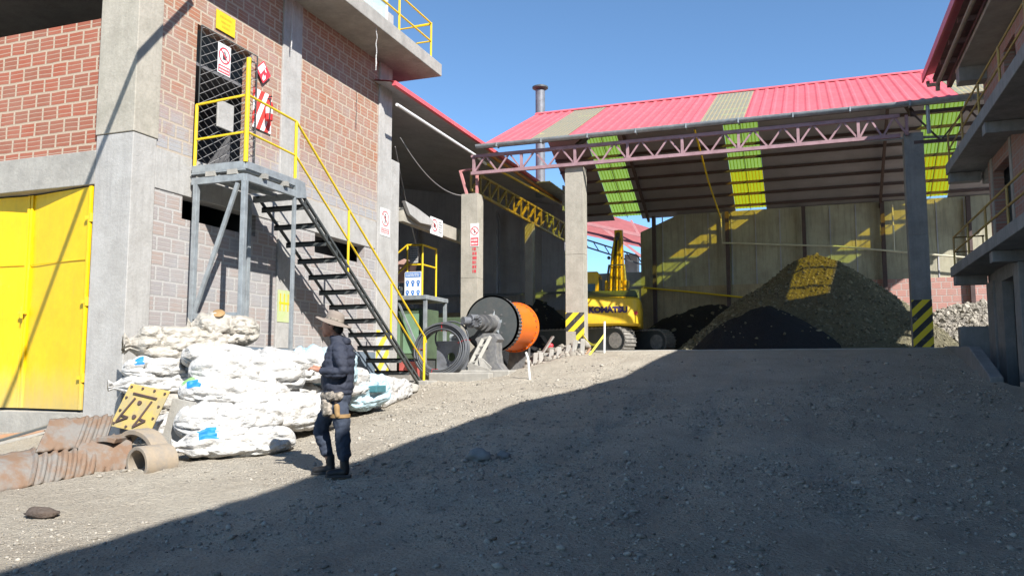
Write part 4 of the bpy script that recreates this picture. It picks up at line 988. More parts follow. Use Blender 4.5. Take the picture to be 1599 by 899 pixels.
# boom (goes forward and up), seen from behind
BX = .30
def tap(sts):
    """tapered box boom; stations (y, z, half width, half thickness)"""
    mb = MB(); vs = []; n = len(sts)
    for q, (y_, z_, w_, h_) in enumerate(sts):
        a_ = sts[max(0, q - 1)]; b2 = sts[min(n - 1, q + 1)]; d_ = Vector((b2[0] - a_[0], b2[1] - a_[1])).normalized(); nn = Vector((-d_.y, d_.x))
        for sx, sn in ((-1, -1), (1, -1), (1, 1), (-1, 1)): vs.append((BX + sx * w_, y_ + nn.x * h_ * sn, z_ + nn.y * h_ * sn))
    fs = [(q * 4 + k, q * 4 + (k + 1) % 4, q * 4 + 4 + (k + 1) % 4, q * 4 + 4 + k) for q in range(n - 1) for k in range(4)] + [(3, 2, 1, 0), tuple(4 * (n - 1) + k for k in range(4))]
    return mb.add(vs, fs)
BO = em(tap([(.45, 1.5, .22, .22), (1.0, 2.6, .22, .27), (1.5, 3.4, .19, .25), (2.0, 4.0, .14, .18), (2.35, 4.4, .10, .10)]), 'boom', 'exc_yellow', bev=.02)
for sx in (-.32, .32):
    mb = MB(); mb.tube([(BX + sx, .5, 1.3), (BX + sx, .85, 2.5)], .07, 12); em(mb, 'hydraulic_cylinder', 'exc_yellow', BO, smooth=40)
    mb = MB(); mb.tube([(BX + sx, .85, 2.5), (BX + sx * .8, 1.2, 3.1)], .04, 10); em(mb, 'piston_rod', 'galv', BO, smooth=40)
for k_, sx in enumerate((-.15, -.05, .05, .15)):
    mb = MB(); mb.tube([(BX + sx, .12, 1.75), (BX + sx, .68, 2.75), (BX + sx * .8, 1.2, 3.55), (BX + sx * .6, 1.8, 4.1)], .032, 8); em(mb, 'hydraulic_hose', ['yellow', 'black', 'yellow', 'ochre_steel'][k_], BO, smooth=40)
mb = MB(); mb.box(BX - .25, BX + .25, .40, .45, 2.20, 2.25); mb.box(BX - .25, BX + .25, .7, .75, 3.02, 3.06); em(mb, 'hose_clamp', 'dark_steel', BO)
mb = MB(); mb.tube([(BX - .26, 1.15, 3.35), (BX - .26, 1.10, 3.35)], .06, 12); em(mb, 'work_lamp', 'dark_steel', BO)
mb = MB(); mb.tube([(BX, 1.6, 4.1), (BX, 2.6, 4.5)], .08, 12); em(mb, 'hydraulic_cylinder', 'dark_steel', BO, smooth=40)
mb = MB(); mb.prism([(BX - .14, 2.2, 4.5), (BX - .14, 2.8, 4.6), (BX - .14, 3.9, 2.2), (BX - .14, 3.6, 2.1), (BX - .14, 2.4, 4.1)], (.28, 0, 0)); em(mb, 'arm', 'exc_yellow', bev=.02)
mb = MB(); bk = [(3.3, 2.2), (3.9, 2.3), (4.3, 1.6), (4.0, .95), (3.3, .75), (3.5, 1.3)]
mb.prism([(BX - .5, a_, z_) for a_, z_ in bk], (1.0, 0, 0)); BK = em(mb, 'bucket', 'steel_grey', bev=.02)
for q in range(5):
    mb = MB(); mb.box(BX - .48 + q * .215, BX - .38 + q * .215, 3.1, 3.35, .68, .78); em(mb, 'tooth', 'steel_grey', BK)
# mirror and handrails
mb = MB(); mb.tube([(-1.1, .3, 1.7), (-1.1, -.7, 2.1), (-.7, -1.0, 2.1)], .02, 6); em(mb, 'grab_rail', 'yellow', smooth=40)
# undercarriage, slewed relative to the body
ua = R(57)
def uc(v): 
    x_, y_, z_ = v; return Vector((x_ * math.cos(ua) - y_ * math.sin(ua), x_ * math.sin(ua) + y_ * math.cos(ua) , z_))
def ucm(mb): mb.v = [uc(v) + Vector((-.15, .45, 0)) for v in mb.v]; return mb
em(ucm(MB().box(-.55, .55, -.9, .9, .42, .72)), 'carbody', 'dark_steel', bev=.03)
em(MB().lathe((-.15, .45, .72), (0, 0, 1), [(0, .55), (.14, .55)], 28), 'slew_ring', 'dark_steel', smooth=40)
for sx in (-1.12, 1.12):
    hl, rr_ = 1.55, .38; path = []
    for k in range(13): a_ = -math.pi / 2 + math.pi * k / 12; path.append((hl + rr_ * math.cos(a_), .40 + rr_ * math.sin(a_)))
    for k in range(13): a_ = math.pi / 2 + math.pi * k / 12; path.append((-hl + rr_ * math.cos(a_), .40 + rr_ * math.sin(a_)))
    mb = MB(); mb.prism([(sx - .22, y_, z_) for y_, z_ in path], (.44, 0, 0)); TK = em(ucm(mb), 'track', 'dark_steel', bev=.0)
    # grouser plates around
    per = [];
    for q in range(len(path)):
        a_ = Vector(path[q]); b2 = Vector(path[(q + 1) % len(path)]); L_ = (b2 - a_).length; nn = max(1, round(L_ / .16))
        for r in range(nn): per.append((a_.lerp(b2, (r + .5) / nn), (b2 - a_).normalized()))
    mb = MB()
    for c, d_ in per:
        nn = Vector((d_.y, -d_.x)); p = c + nn * .015; a_ = p - d_ * .06; b2 = p + d_ * .06
        mb.bar((sx, a_.x, a_.y), (sx, b2.x, b2.y), .56, .03, (0, nn.x, nn.y)); e_ = p + nn * .03
        mb.bar((sx, (e_ - d_ * .012).x, (e_ - d_ * .012).y), (sx, (e_ + d_ * .012).x, (e_ + d_ * .012).y), .56, .035, (0, nn.x, nn.y))
    em(ucm(mb), 'grouser_plates', 'track', TK)
    for yy in (-hl, hl):
        em(ucm(MB().lathe((sx - .25, yy, .40), (1, 0, 0), [(0, .12), (0, .25), (.5, .25), (.5, .12)], 20)), 'sprocket', 'track', TK, smooth=30)

# ================================================================ BALL MILL
BMx, BMz = -7.82, 1.22
BL = thing('ball_mill', (BMx, 20.6, 0), 'ball mill with black ring gear and bright orange drum', 'ball mill')
def ly(mb, prof, seg=48, c=(BMx, 0, BMz)): return mb.lathe(c, (0, 1, 0), prof, seg)
ly(MB(), [(20.32, .60), (20.32, .64), (20.62, .64), (20.62, .645), (21.7, .645), (21.7, .70), (21.78, .70), (21.78, .3)], 56).build('drum', 'orange', BL, smooth=30)
# ring gear with teeth
mb = MB(); n = 96; vs = []
for y_ in (20.0, 20.28):
    for k in range(n):
        a_ = 2 * math.pi * k / n; r_o = .735 if (k % 2) else .70
        vs.append((BMx + math.cos(a_) * r_o, y_, BMz + math.sin(a_) * r_o))
for y_ in (20.0, 20.28):
    for k in range(n):
        a_ = 2 * math.pi * k / n; vs.append((BMx + math.cos(a_) * .60, y_, BMz + math.sin(a_) * .60))
fs = []
for k in range(n):
    k2 = (k + 1) % n; fs += [(k, k2, n + k2, n + k), (2 * n + k, 3 * n + k, 3 * n + k2, 2 * n + k2), (k, 2 * n + k, 2 * n + k2, k2), (n + k, n + k2, 3 * n + k2, 3 * n + k)]
mb.add(vs, fs); mb.build('ring_gear', 'mill_dark', BL)
ly(MB(), [(19.94, .735), (19.94, .71), (19.99, .71)], 56)
mb = MB(); ly(mb, [(19.93, .745), (19.93, .70), (19.99, .70), (19.99, .745)], 56); mb.build('gear_guard', 'dark_steel', BL, smooth=30)
mb = MB(); ly(mb, [(20.22, .60), (20.20, .575), (20.06, .56), (20.0, .32), (19.95, .30), (19.9, .2)], 56); mb.build('end_plate', 'ped', BL, smooth=30)
mb = MB()
for k in range(18):
    a_ = 2 * math.pi * k / 18; mb.tube([(BMx + math.cos(a_) * .50, 19.95, BMz + math.sin(a_) * .50), (BMx + math.cos(a_) * .50, 20.05, BMz + math.sin(a_) * .50)], .022, 6)
for k in range(9):
    a_ = 2 * math.pi * k / 9; mb.tube([(BMx + math.cos(a_) * .36, 19.92, BMz + math.sin(a_) * .36), (BMx + math.cos(a_) * .36, 20.04, BMz + math.sin(a_) * .36)], .03, 6)
mb.build('bolts', 'mill_dark', BL)
mb = MB()
for k in range(6):
    a_ = 2 * math.pi * k / 6 + .25; mb.bar((BMx + math.cos(a_) * .22, 19.94, BMz + math.sin(a_) * .22), (BMx + math.cos(a_) * .52, 20.0, BMz + math.sin(a_) * .52), .05, .07)
mb.build('ribs', 'galv', BL)
mb = MB(); 
for k in range(26):
    a_ = 2 * math.pi * k / 26; p = (BMx + math.cos(a_) * .66, 21.64, BMz + math.sin(a_) * .66); mb.tube([p, (p[0] + math.cos(a_) * .02, 21.64, p[2] + math.sin(a_) * .02)], .022, 6)
mb.build('rim_bolts', 'dark_steel', BL)
mb = MB(); ly(mb, [(18.95, .0), (18.95, .15), (19.15, .15), (19.15, .20), (19.22, .20), (19.22, .145), (19.45, .145), (19.45, .22), (19.55, .22), (19.55, .17), (19.9, .19)], 28); mb.build('trunnion', 'mill_dark', BL, smooth=30)
mb = MB()
for k in range(10):
    a_ = 2 * math.pi * k / 10; mb.tube([(BMx + math.cos(a_) * .11, 18.9, BMz + math.sin(a_) * .11), (BMx + math.cos(a_) * .11, 18.96, BMz + math.sin(a_) * .11)], .022, 6)
mb.lathe((BMx - .05, 19.3, BMz + .03), (-.6, -1, 0), [(0, .17), (.35, .17), (.35, .1), (.55, .1)], 20)
mb.build('bearing_cap', 'steel_grey', BL, smooth=30)
def pedestal(y0, y1, c, nm):
    mb = MB(); w = .26
    pr = [(-.50, 0), (.50, 0), (.42, .06), (.30, .2), (w, .45), (w, .72), (.32, .80), (.20, .95), (-.20, .95), (-.32, .80), (-w, .72), (-w, .45), (-.30, .2), (-.42, .06)]
    mb.prism([(c + a_, y0, z_) for a_, z_ in pr], (0, y1 - y0, 0)); mb.build(nm, 'ped', BL, bev=.012)
pedestal(19.28, 19.72, BMx + .12, 'bearing_pedestal'); pedestal(21.95, 22.3, BMx, 'bearing_pedestal')
MB().box(BMx + .02, BMx + .16, 19.272, 19.279, .55, .66).build('pedestal_opening', 'black', BL)
MB().lathe((BMx, 21.78, BMz), (0, 1, 0), [(0, .2), (.4, .17)], 20).build('trunnion', 'mill_dark', BL, smooth=30)
# slotted steel bracket leaning at the pedestal
br = thing('slotted_bracket', (-7.7, 19.0, 0), 'pale slotted steel bracket leaning against the mill pedestal', 'bracket')
mb = MB(); a0 = Vector((-7.98, 18.9, .03)); a1 = Vector((-7.66, 19.2, .84)); d_ = a1 - a0; sd = Vector((.10, .0, .03))
for s_ in (-1, 1): mb.bar(a0 + sd * s_, a1 + sd * s_, .03, .09)
for q in range(5): c = a0 + d_ * q / 4; mb.bar(c - sd, c + sd, .03, .04)
mb.build('rail', basic('dusty_beige_steel', (.42, .40, .35), .8, c2=(.3, .29, .26), bd=.003), br, bev=.004)
mb = MB(); mb.prism([(-7.95, 18.85, .0), (-7.45, 18.9, .02), (-7.42, 18.9, .1), (-7.68, 18.95, .32), (-7.8, 18.95, .34), (-7.72, 18.9, .14)], (0, .06, 0)); mb.prism([(-8.0, 18.8, 0), (-7.4, 18.75, 0), (-7.4, 18.75, .05), (-8.0, 18.8, .22)], (0, .04, 0)); mb.build('foot_plate', 'conc', br, bev=.004)
# hose coil
hc = thing('hose_coil', (-8.7, 18.75, -.15), 'large upright coil of black hose tied with red tape', 'hose')
mb = MB(); rr0 = random.Random(3)
for t_ in range(24):
    rad = .55 + .034 * (t_ % 6) + rr0.uniform(-.01, .01); yo = 18.62 + .05 * (t_ // 6) * 1.2 + rr0.uniform(-.02, .02); cx_, cz_ = -8.68 + rr0.uniform(-.015, .015), .52 + rr0.uniform(-.02, .02); tl = rr0.uniform(-.03, .03)
    pts = [(cx_ + math.cos(a_) * rad, yo + math.sin(a_) * tl + .12 * math.sin(a_) * 1., cz_ + math.sin(a_) * rad * .94) for a_ in [2 * math.pi * k / 48 for k in range(48)]]
    mb.tube(pts, .021, 7, closed=True)
mb.build('coil', 'hose', hc, smooth=60)
pts = [(-8.55 + math.cos(a_) * .45, 19.05, .83 + math.sin(a_) * .42) for a_ in [math.pi * 1.15 - math.pi * 1.3 * k / 20 for k in range(21)]]
MB().tube(pts, .022, 7).build('loose_loop', 'hose', hc, smooth=60)
mb = MB()
for a_ in (math.pi * .5, math.pi * 1.42, math.pi * .12, math.pi * .98):
    c = Vector((-8.68 + math.cos(a_) * .62, 18.75 + .12 * math.sin(a_), .52 + math.sin(a_) * .58)); rd = Vector((math.cos(a_), 0, math.sin(a_)))
    tg = Vector((-math.sin(a_), 0, math.cos(a_))) * .018; e1 = rd * .10; e2 = Vector((0, .16, 0))
    for q in ((-1, -1, 1, -1), (1, -1, 1, 1), (1, 1, -1, 1), (-1, 1, -1, -1)):
        mb.bar(c + e1 * q[0] + e2 * q[1] * .9, c + e1 * q[2] + e2 * q[3] * .9, .035, .006)
mb.build('red_tape', 'red', hc)
# grey plate with hole
gp = thing('steel_plate_stand', (-8.57, 19.15, -.05), 'square grey steel plate with a round hole standing behind the hose coil', 'steel plate')
bm = bmesh.new(); cx_, cz_, hw, rh_ = -8.56, .36, .40, .11; o_, i_ = [], []
for k in range(32):
    a_ = 2 * math.pi * k / 32; q = max(abs(math.cos(a_)), abs(math.sin(a_))); i_.append((cx_ + math.cos(a_) * rh_, 19.05, cz_ + math.sin(a_) * rh_)); o_.append((cx_ + math.cos(a_) / q * hw, 19.05, cz_ + math.sin(a_) / q * hw))
bm.free(); mb = MB(); vs = i_ + o_ + [(p[0], 19.09, p[2]) for p in i_] + [(p[0], 19.09, p[2]) for p in o_]; fs = []
for k in range(32):
    k2 = (k + 1) % 32; fs += [(k, k2, 32 + k2, 32 + k), (64 + k, 96 + k, 96 + k2, 64 + k2), (k, 64 + k, 64 + k2, k2), (32 + k, 32 + k2, 96 + k2, 96 + k)]
mb.add(vs, fs); mb.build('plate', 'steel_grey', gp)
MB().box(-8.92, -8.2, 19.09, 19.45, -.06, .02).box(-8.9, -8.86, 19.09, 19.4, .02, .7).box(-8.26, -8.22, 19.09, 19.4, .02, .7).build('base', 'steel_grey', gp)
mo = thing('small_motor', (-8.55, 19.3, .76), 'small grey valve motor on top of the steel plate stand', 'motor')
MB().lathe((-8.7, 19.3, .86), (1, 0, 0), [(0, .05), (.02, .10), (.22, .10), (.25, .06), (.36, .05)], 20).build('housing', 'galv', mo, smooth=30)
MB().box(-8.68, -8.42, 19.2, 19.4, .76, .79).tube([(-8.5, 19.3, .95), (-8.5, 19.3, 1.02)], .04).build('foot', 'galv', mo)

# ================================================================ HOPPER STAND
HP = thing('dosing_stand', (-10.8, 20.9, 0), 'grey steel stand with yellow guard rail behind the stair foot', 'steel stand')
mb = MB()
for (x_, y_) in ((-11.7, 20.6), (-10.05, 20.6), (-11.7, 21.9), (-10.05, 21.9)):
    MB().bar((x_, y_, -.05), (x_, y_, 1.98), .09).build('leg', 'galv', HP, bev=.005)
MB().box(-11.8, -9.98, 20.52, 21.98, 1.98, 2.10).build('deck', 'galv', HP, bev=.008)
MB().bar((-10.1, 20.6, .3), (-10.9, 20.6, 1.95), .05, .05, (0, 1, 0)).bar((-11.6, 20.6, .3), (-10.95, 20.6, 1.95), .05, .05, (0, 1, 0)).build('brace', 'galv', HP)
mb = MB()
for (x_, y_) in ((-10.78, 20.9), (-10.3, 20.9), (-10.3, 21.8), (-11.7, 20.9)): mb.tube([(x_, y_, 2.1), (x_, y_, 3.58)], .028, 8)
mb.tube([(-11.9, 20.9, 2.75), (-10.78, 20.9, 3.58), (-10.3, 20.9, 3.56), (-10.3, 21.8, 3.56)], .03); mb.tube([(-11.9, 20.9, 2.1), (-10.78, 20.9, 3.02)], .026); mb.tube([(-10.78, 20.9, 3.02), (-10.3, 20.9, 3.0), (-10.3, 21.8, 3.0)], .026)
mb.build('guard_rail', 'yellow', HP, smooth=40)
MB().prism([(-11.9, 21.3, 2.6), (-11.0, 21.3, 2.6), (-10.85, 21.3, 3.15), (-11.1, 21.3, 3.25), (-11.9, 21.3, 2.95)], (0, .4, 0)).build('feed_chute', basic('pink_primer_chute', (.52, .33, .28), .7, bd=.002), HP, bev=.01)
MB().tube([(-11.6, 21.2, 2.1), (-11.6, 21.2, 2.5), (-11.2, 21.2, 2.5)], .05).tube([(-11.15, 21.2, 2.1), (-11.15, 21.2, 2.42)], .06).build('pipework', 'galv', HP, smooth=40)
sb = sign_board('safety_board', 'Y', 20.83, -10.82, -10.30, 2.00, 2.80, 'blue and white safety equipment board under the yellow guard rail')
mb = MB(); rect(mb, 'Y', 20.83, -10.80, -10.32, 2.64, 2.78, .003); bn = mb.build('banner', 'sign_blue', sb)
mb = MB(); scribble(mb, 'Y', 20.83, -10.77, -10.35, 2.72, .03, .005, 12, 61); scribble(mb, 'Y', 20.83, -10.77, -10.35, 2.67, .03, .005, 12, 62); mb.build('lettering', 'white', bn)
for r in range(2):
    for q in range(3):
        mb = MB(); cx_ = -10.73 + q * .17; cz_ = 2.50 - r * .28; disc(mb, 'Y', 20.83, cx_, cz_, .02, .055, .003, 16); rect(mb, 'Y', 20.83, cx_ - .03, cx_ + .03, cz_ - .12, cz_ - .05, .003); mb.build('pictogram', 'sign_blue', sb)
nb = sign_board('notice_board', 'Y', 20.86, -10.68, -10.42, 3.05, 3.50, 'small grey notice with text hung inside the yellow guard rail', mat='conc_white')
mb = MB()
for q in range(6): scribble(mb, 'Y', 20.86, -10.66, -10.44, 3.44 - q * .065, .025, .003, 6, 70 + q)
mb.build('lettering', 'dark_ink', nb)
gb = thing('green_machine_box', (-11, 21.4, 0), 'green painted steel machine box under the grey stand', 'machine')
MB().box(-11.5, -10.2, 20.75, 21.8, .35, 1.75).build('body', 'green', gb, bev=.02)
MB().box(-11.4, -10.9, 20.735, 20.749, .5, 1.6).box(-10.8, -10.3, 20.735, 20.749, .5, 1.6).build('panel', basic('pale_green', (.2, .33, .2), .6, bd=0), gb)
MB().box(-11.45, -11.3, 20.9, 21.7, -.05, .35).box(-10.4, -10.25, 20.9, 21.7, -.05, .35).build('skid', 'dark_steel', gb)
g2 = thing('green_cabinet', (-9.95, 24.8, 0), 'dark green cabinet with yellow edge left of the bare column', 'cabinet')
MB().box(-11.6, -10.5, 24.6, 25.6, -.05, 1.75).build('body', 'green', g2, bev=.02)
MB().box(-10.55, -10.45, 24.5, 24.59, -.05, 1.8).build('edge_post', 'ochre_steel', g2)
yl = thing('yellow_machine_frame', (-10.1, 24.2, 0), 'dull yellow slotted machine frame behind the bare column', 'machine')
mb = MB()
for k in range(6): mb.box(-10.35, -9.95, 24.0, 24.1, .2 + k * .2, .28 + k * .2)
mb.box(-10.38, -10.34, 23.98, 24.12, -.05, 1.4); mb.box(-9.96, -9.92, 23.98, 24.12, -.05, 1.4); mb.build('slats', basic('dull_yellow', (.45, .4, .05), .6, bd=0), yl)
MB().box(-9.95, -9.1, 17.9, 18.3, -.35, -.08).build('timber_block', 'wood_grey', None, bev=.01, label='grey timber block on the ground behind the stair foot', cat='timber')
MB().box(-10.0, -9.45, 19.0, 19.3, -.25, .25).build('red_crate', basic('faded_red_crate', (.5, .12, .1), .6, bd=0), None, bev=.01, label='faded red crate behind the stair foot beside the hose coil', cat='crate')

# ================================================================ SACKS
def sack(p, q, rw, rh, mat, label, seed, neck=0, patch=None, droop=.0, sq=2.6, open_end=False):
    p = Vector(p); q = Vector(q); d = q - p; L = d.length; d.normalize(); s_ = d.cross(Vector((0, 0, 1))).normalized(); u_ = s_.cross(d)
    n1, n2 = 80, 64; vs = []; fs = []; mi = []
    so = Vector((seed * 7.3, seed * 3.1, seed * 1.7))
    for i_ in range(n1 + 1):
        t = i_ / n1; e = min(1, (1 - abs(2 * t - 1) ** 4.5)) ** .5
        nk = 0
        if neck:                                   # gathered and tied mouth at the p end
            if t < .16: k = t / .16; e = (.50 - .28 * math.sin(k * math.pi / 1.0)) * (1 - k) + k * e * (1 if k > .9 else .8 + .2 * k) if k > .35 else .55 - .85 * k; nk = 1 - k
        for j_ in range(n2):
            a = 2 * math.pi * j_ / n2; ca, sa = math.cos(a), math.sin(a)
            ce = math.copysign(abs(ca) ** (2 / sq), ca); se = math.copysign(abs(sa) ** (2 / sq), sa)
            w = rw * e; h = rh * e
            pos = Vector((t * 2.2 * L, ce * .9, se * .9)) + so
            big = noise.noise(pos * .9) * .22 + noise.noise(pos * 2.0) * .10
            rid = 1 - abs(noise.noise(Vector((t * 1.3 * L, ce * 1.7, se * 1.7)) + so)) * 2
            rid2 = noise.noise(Vector((t * 3.0 * L + ce, ce * 1.6, se * 2.4)) + so * 2)
            rid3 = 1 - abs(noise.noise(Vector((t * 2.2 * L + ce * 1.2 + se, ce * 2.2, se * 2.8)) - so)) * 2
            gather = math.exp(-min(t, 1 - t) * 7)
            pl = math.sin(a * 9 + seed + 2.5 * noise.noise(pos * 1.5)) * .09 * gather * (1.7 if neck and t < .3 else 1)
            vp = Vector((t * 2.4 * L, ce * 1.1, se * 1.3)) + so; vp = vp + Vector((noise.noise(vp * 2), noise.noise(vp * 2 + so), noise.noise(vp * 2 - so))) * .35
            dv = noise.voronoi(vp * .85)[0]; crs = max(0., .20 - (dv[1] - dv[0])); crs2 = max(0., noise.noise(vp * 3.0)) ** 2
            f = 1.0 + big * .9 - .85 * crs - .35 * crs2 - .06 * dv[0] + .07 * rid2 + .07 * max(0, rid) ** 2 + pl
            z = se * h * f
            if z < 0: z *= .80
            c = p + d * (t * L + .03 * noise.noise(pos * 1.5) * (1 - abs(2 * t - 1)))
            dr = -droop * (2 * t - 1) ** 2 * rh
            v = c + s_ * (ce * w * f) + u_ * (z + dr); vs.append(v)
    for i_ in range(n1):
        for j_ in range(n2):
            fs.append((i_ * n2 + j_, i_ * n2 + (j_ + 1) % n2, (i_ + 1) * n2 + (j_ + 1) % n2, (i_ + 1) * n2 + j_))
            m_ = 0
            if patch:
                t = (i_ + .5) / n1; a = (j_ + .5) / n2 * 360
                for (t0, t1, a0, a1, mm) in patch:
                    jit = .03 * noise.noise(Vector((a * .2, t * 30, seed)))
                    if t0 + jit < t < t1 - jit and a0 < a < a1: m_ = mm
            mi.append(m_)
    mb = MB(); mb.add(vs, fs); mb.mi = mi
    fs2 = [tuple(range(n2))[::-1]]; 
    if not open_end: mb.f.append(tuple(range(n2))[::-1]); mb.mi.append(0)
    mb.f.append(tuple(n1 * n2 + k for k in range(n2))); mb.mi.append(0)
    o = mb.build('woven_sack', [mat, 'blue', 'greenink'], None, smooth=180, label=label, cat='sack', group='white sacks piled beside the stairs')
    for pl_ in o.data.polygons: pl_.use_smooth = True
    return o
W, CR = 'sack', 'sack_cream'
SK0 = 1.17
SK = [
 ((-7.62, 8.42, -.93), (-6.52, 9.50, -.90), .24, .19, W, 'front lowest white sack with a bright blue print at its left end', 1, 1, [(.20, .34, 15, 75, 1)], .1),
 ((-8.02, 8.88, -.70), (-7.05, 9.95, -.70), .27, .25, W, 'bulging white sack with a folded left end just above the front lowest sack', 2, 0, None, 0),
 ((-8.20, 9.15, -.30), (-7.25, 10.4, -.38), .28, .22, W, 'white sack with blue and green prints on its rounded left end', 3, 0, [(.05, .14, 20, 80, 1), (.03, .12, 80, 130, 2)], 0),
 ((-8.30, 9.45, .0), (-7.30, 10.8, -.12), .34, .25, W, 'large bright white sack at the middle top of the pile', 4, 0, None, 0),
 ((-8.10, 10.4, .12), (-7.20, 11.6, -.02), .34, .22, W, 'white sack with gathered folds on top of the pile behind the person', 5, 1, None, 0),
 ((-7.35, 9.75, -.62), (-6.85, 11.1, -.62), .28, .26, W, 'white sack low in the pile directly left of the person', 6, 0, None, 0),
 ((-9.55, 9.50, .38), (-8.62, 10.80, .40), .27, .25, CR, 'fat cream sack with a gathered left end topmost against the corner column', 7, 1, None, 0),
 ((-9.52, 9.45, .02), (-8.60, 10.7, .04), .26, .18, W, 'creased white sack with faint blue print second from the top at the corner column', 8, 0, [(.10, .17, 20, 60, 1)], 0),
 ((-9.60, 9.30, -.22), (-8.60, 10.5, -.20), .24, .14, W, 'thin white sack third from the top at the corner column', 9, 1, None, 0),
 ((-9.30, 9.35, -.50), (-8.30, 10.3, -.52), .30, .18, CR, 'cream sack under the thin white sack behind the yellow plate', 10, 0, None, 0),
 ((-9.25, 9.5, -.82), (-8.15, 10.6, -.82), .34, .22, CR, 'cream sack lying on the ground behind the yellow plate', 11, 0, None, 0),
 ((-9.15, 10.35, .66), (-8.40, 11.15, .62), .30, .24, CR, 'crumpled half open cream sack on the very top of the pile', 12, 1, None, 0),
 ((-8.55, 9.9, -.35), (-8.0, 11.2, -.38), .4, .35, W, 'white sack wedged deep in the middle of the pile', 13, 0, None, 0),
 ((-8.3, 10.6, -.5), (-7.3, 12.0, -.5), .42, .36, W, 'broad white sack under the gathered sack at the rear of the pile', 14, 0, None, 0),
 ((-7.75, 11.2, .0), (-7.35, 12.3, .05), .30, .32, 'sack_blue', 'pale blue plastic sack leaning behind the person', 15, 0, None, 0),
 ((-7.5, 12.3, -.45), (-7.1, 13.1, -.30), .22, .30, 'sack_blue', 'pale blue sack bundle right of the person', 16, 0, None, 0),
 ((-7.55, 12.7, -.50), (-7.85, 15.2, -.34), .27, .25, W, 'long white sack with a small blue print at the right end of the pile', 17, 0, [(.72, .78, 130, 175, 1)], .2),
 ((-8.3, 12.2, -.5), (-8.2, 13.8, -.35), .35, .30, W, 'white sack behind the pale blue bundle beside the stairs', 18, 0, None, 0),
 ((-8.9, 11.3, -.3), (-8.3, 12.3, -.2), .36, .42, W, 'upright white sack under the landing of the stairs', 19, 0, None, 0),
 ((-8.7, 9.75, .22), (-7.9, 10.9, .10), .30, .20, W, 'white sack bridging the tall left stack and the middle of the pile', 20, 0, None, 0),
 ((-8.55, 9.1, -.85), (-7.9, 10.2, -.80), .30, .26, W, 'white sack on the ground between the grey board and the front sacks', 21, 0, None, 0),
 ((-7.9, 11.6, -.15), (-7.3, 12.7, -.25), .30, .26, W, 'white sack directly behind the person beside the pale blue sack', 22, 0, None, 0),
]
for (p, q, rw, rh, mt, lb, sd_, nk, pt, dr) in SK: sack(p, q, rw * SK0, rh * SK0, mt, lb, sd_, nk, pt, dr)
# dark mouth of open sack
mb = MB(); mb.lathe((-8.72, 10.55, .86), (.3, -.5, .8), [(0, .0), (.02, .07), (.05, .10), (.07, .085)], 14); mb.build('sack_mouth', 'tan', None, smooth=60, label='brown lining bundle sticking out of the crumpled top sack', cat='cloth')
mb = MB(); mb.box(-7.22, -7.0, 12.5, 12.85, -.36, -.24); mb.build('plastic_crate', 'teal', None, bev=.02, label='small teal plastic crate on the sacks right of the person', cat='crate')
# grey lump next to stair foot
V_, F_ = rocks(np.array([[0, 0, 0.]]), np.array([.24]), .6)
def lump(name, loc, s, mat, label, cat, fl=.6, sub=2):
    bm = bmesh.new(); bmesh.ops.create_icosphere(bm, subdivisions=3, radius=1)
    for v in bm.verts:
        k = 1 + .35 * noise.noise(v.co * 1.6 + Vector(loc)) + .12 * noise.noise(v.co * 5 + Vector(loc)); v.co *= k; v.co.x *= s[0]; v.co.y *= s[1]; v.co.z *= s[2]
    me = bpy.data.meshes.new(name); bm.to_mesh(me); bm.free(); me.materials.append(M[mat]); me.polygons.foreach_set('use_smooth', [True] * len(me.polygons))
    o = bpy.data.objects.new(name, me); COL.objects.link(o); o.location = loc; return props(o, label, cat)
lump('boulder', (-8.25, 15.9, G(-8.25, 15.9) + .08), (.30, .26, .16), 'conc', 'rounded grey boulder on the ground at the end of the sacks', 'rock')
lump('dark_clod', (-6.62, 5.73, G(-6.62, 5.73) + .03), (.16, .10, .05), 'clod', 'dark brown clod lying alone on the sunlit gravel at lower left', 'clod')
lump('boulder', (-3.8, 9.28, G(-3.8, 9.28) + .04), (.15, .12, .09), 'conc_dark', 'single larger stone in the shade right of the person', 'rock')
lump('boulder', (-3.55, 9.45, G(-3.55, 9.45) + .02), (.09, .08, .06), 'conc_dark', 'smaller stone just behind the larger shaded stone', 'rock')

# ================================================================ SCRAP METAL
def liner(name, o3, ux, uy, un, L, H, label, seed, flat_part=(0, .45), arch=.12, rib=.028, mat='rust'):
    """curved steel liner: flat part then close ribs"""
    o3 = Vector(o3); ux = Vector(ux).normalized(); uy = Vector(uy).normalized(); un = Vector(un).normalized(); n1, n2 = 90, 18; vs = []; fs = []
    for i_ in range(n1 + 1):
        s = i_ / n1
        for j_ in range(n2 + 1):
            t = j_ / n2; off = arch * (1 - (2 * t - 1) ** 2)
            if not (flat_part[0] <= s <= flat_part[1]): off += rib * (math.sin(s * L * 2 * math.pi / .115 + seed) > -.2) + rib * .5 * math.sin(s * L * 2 * math.pi / .115 + seed)
            off += .015 * noise.noise(Vector((s * 4, t * 3, seed)))
            jag = .03 * noise.noise(Vector((s * 14, 3, seed))) * (t > .9 or t < .1)
            vs.append(o3 + ux * s * L + uy * (t * H + jag) + un * off)
    for i_ in range(n1):
        for j_ in range(n2): a_ = i_ * (n2 + 1) + j_; fs.append((a_, a_ + n2 + 1, a_ + n2 + 2, a_ + 1))
    mb = MB(); mb.add(vs, fs); o = mb.build(name, mat, None, smooth=30, label=label, cat='scrap metal')
    md = o.modifiers.new('th', 'SOLIDIFY'); md.thickness = .025; return o
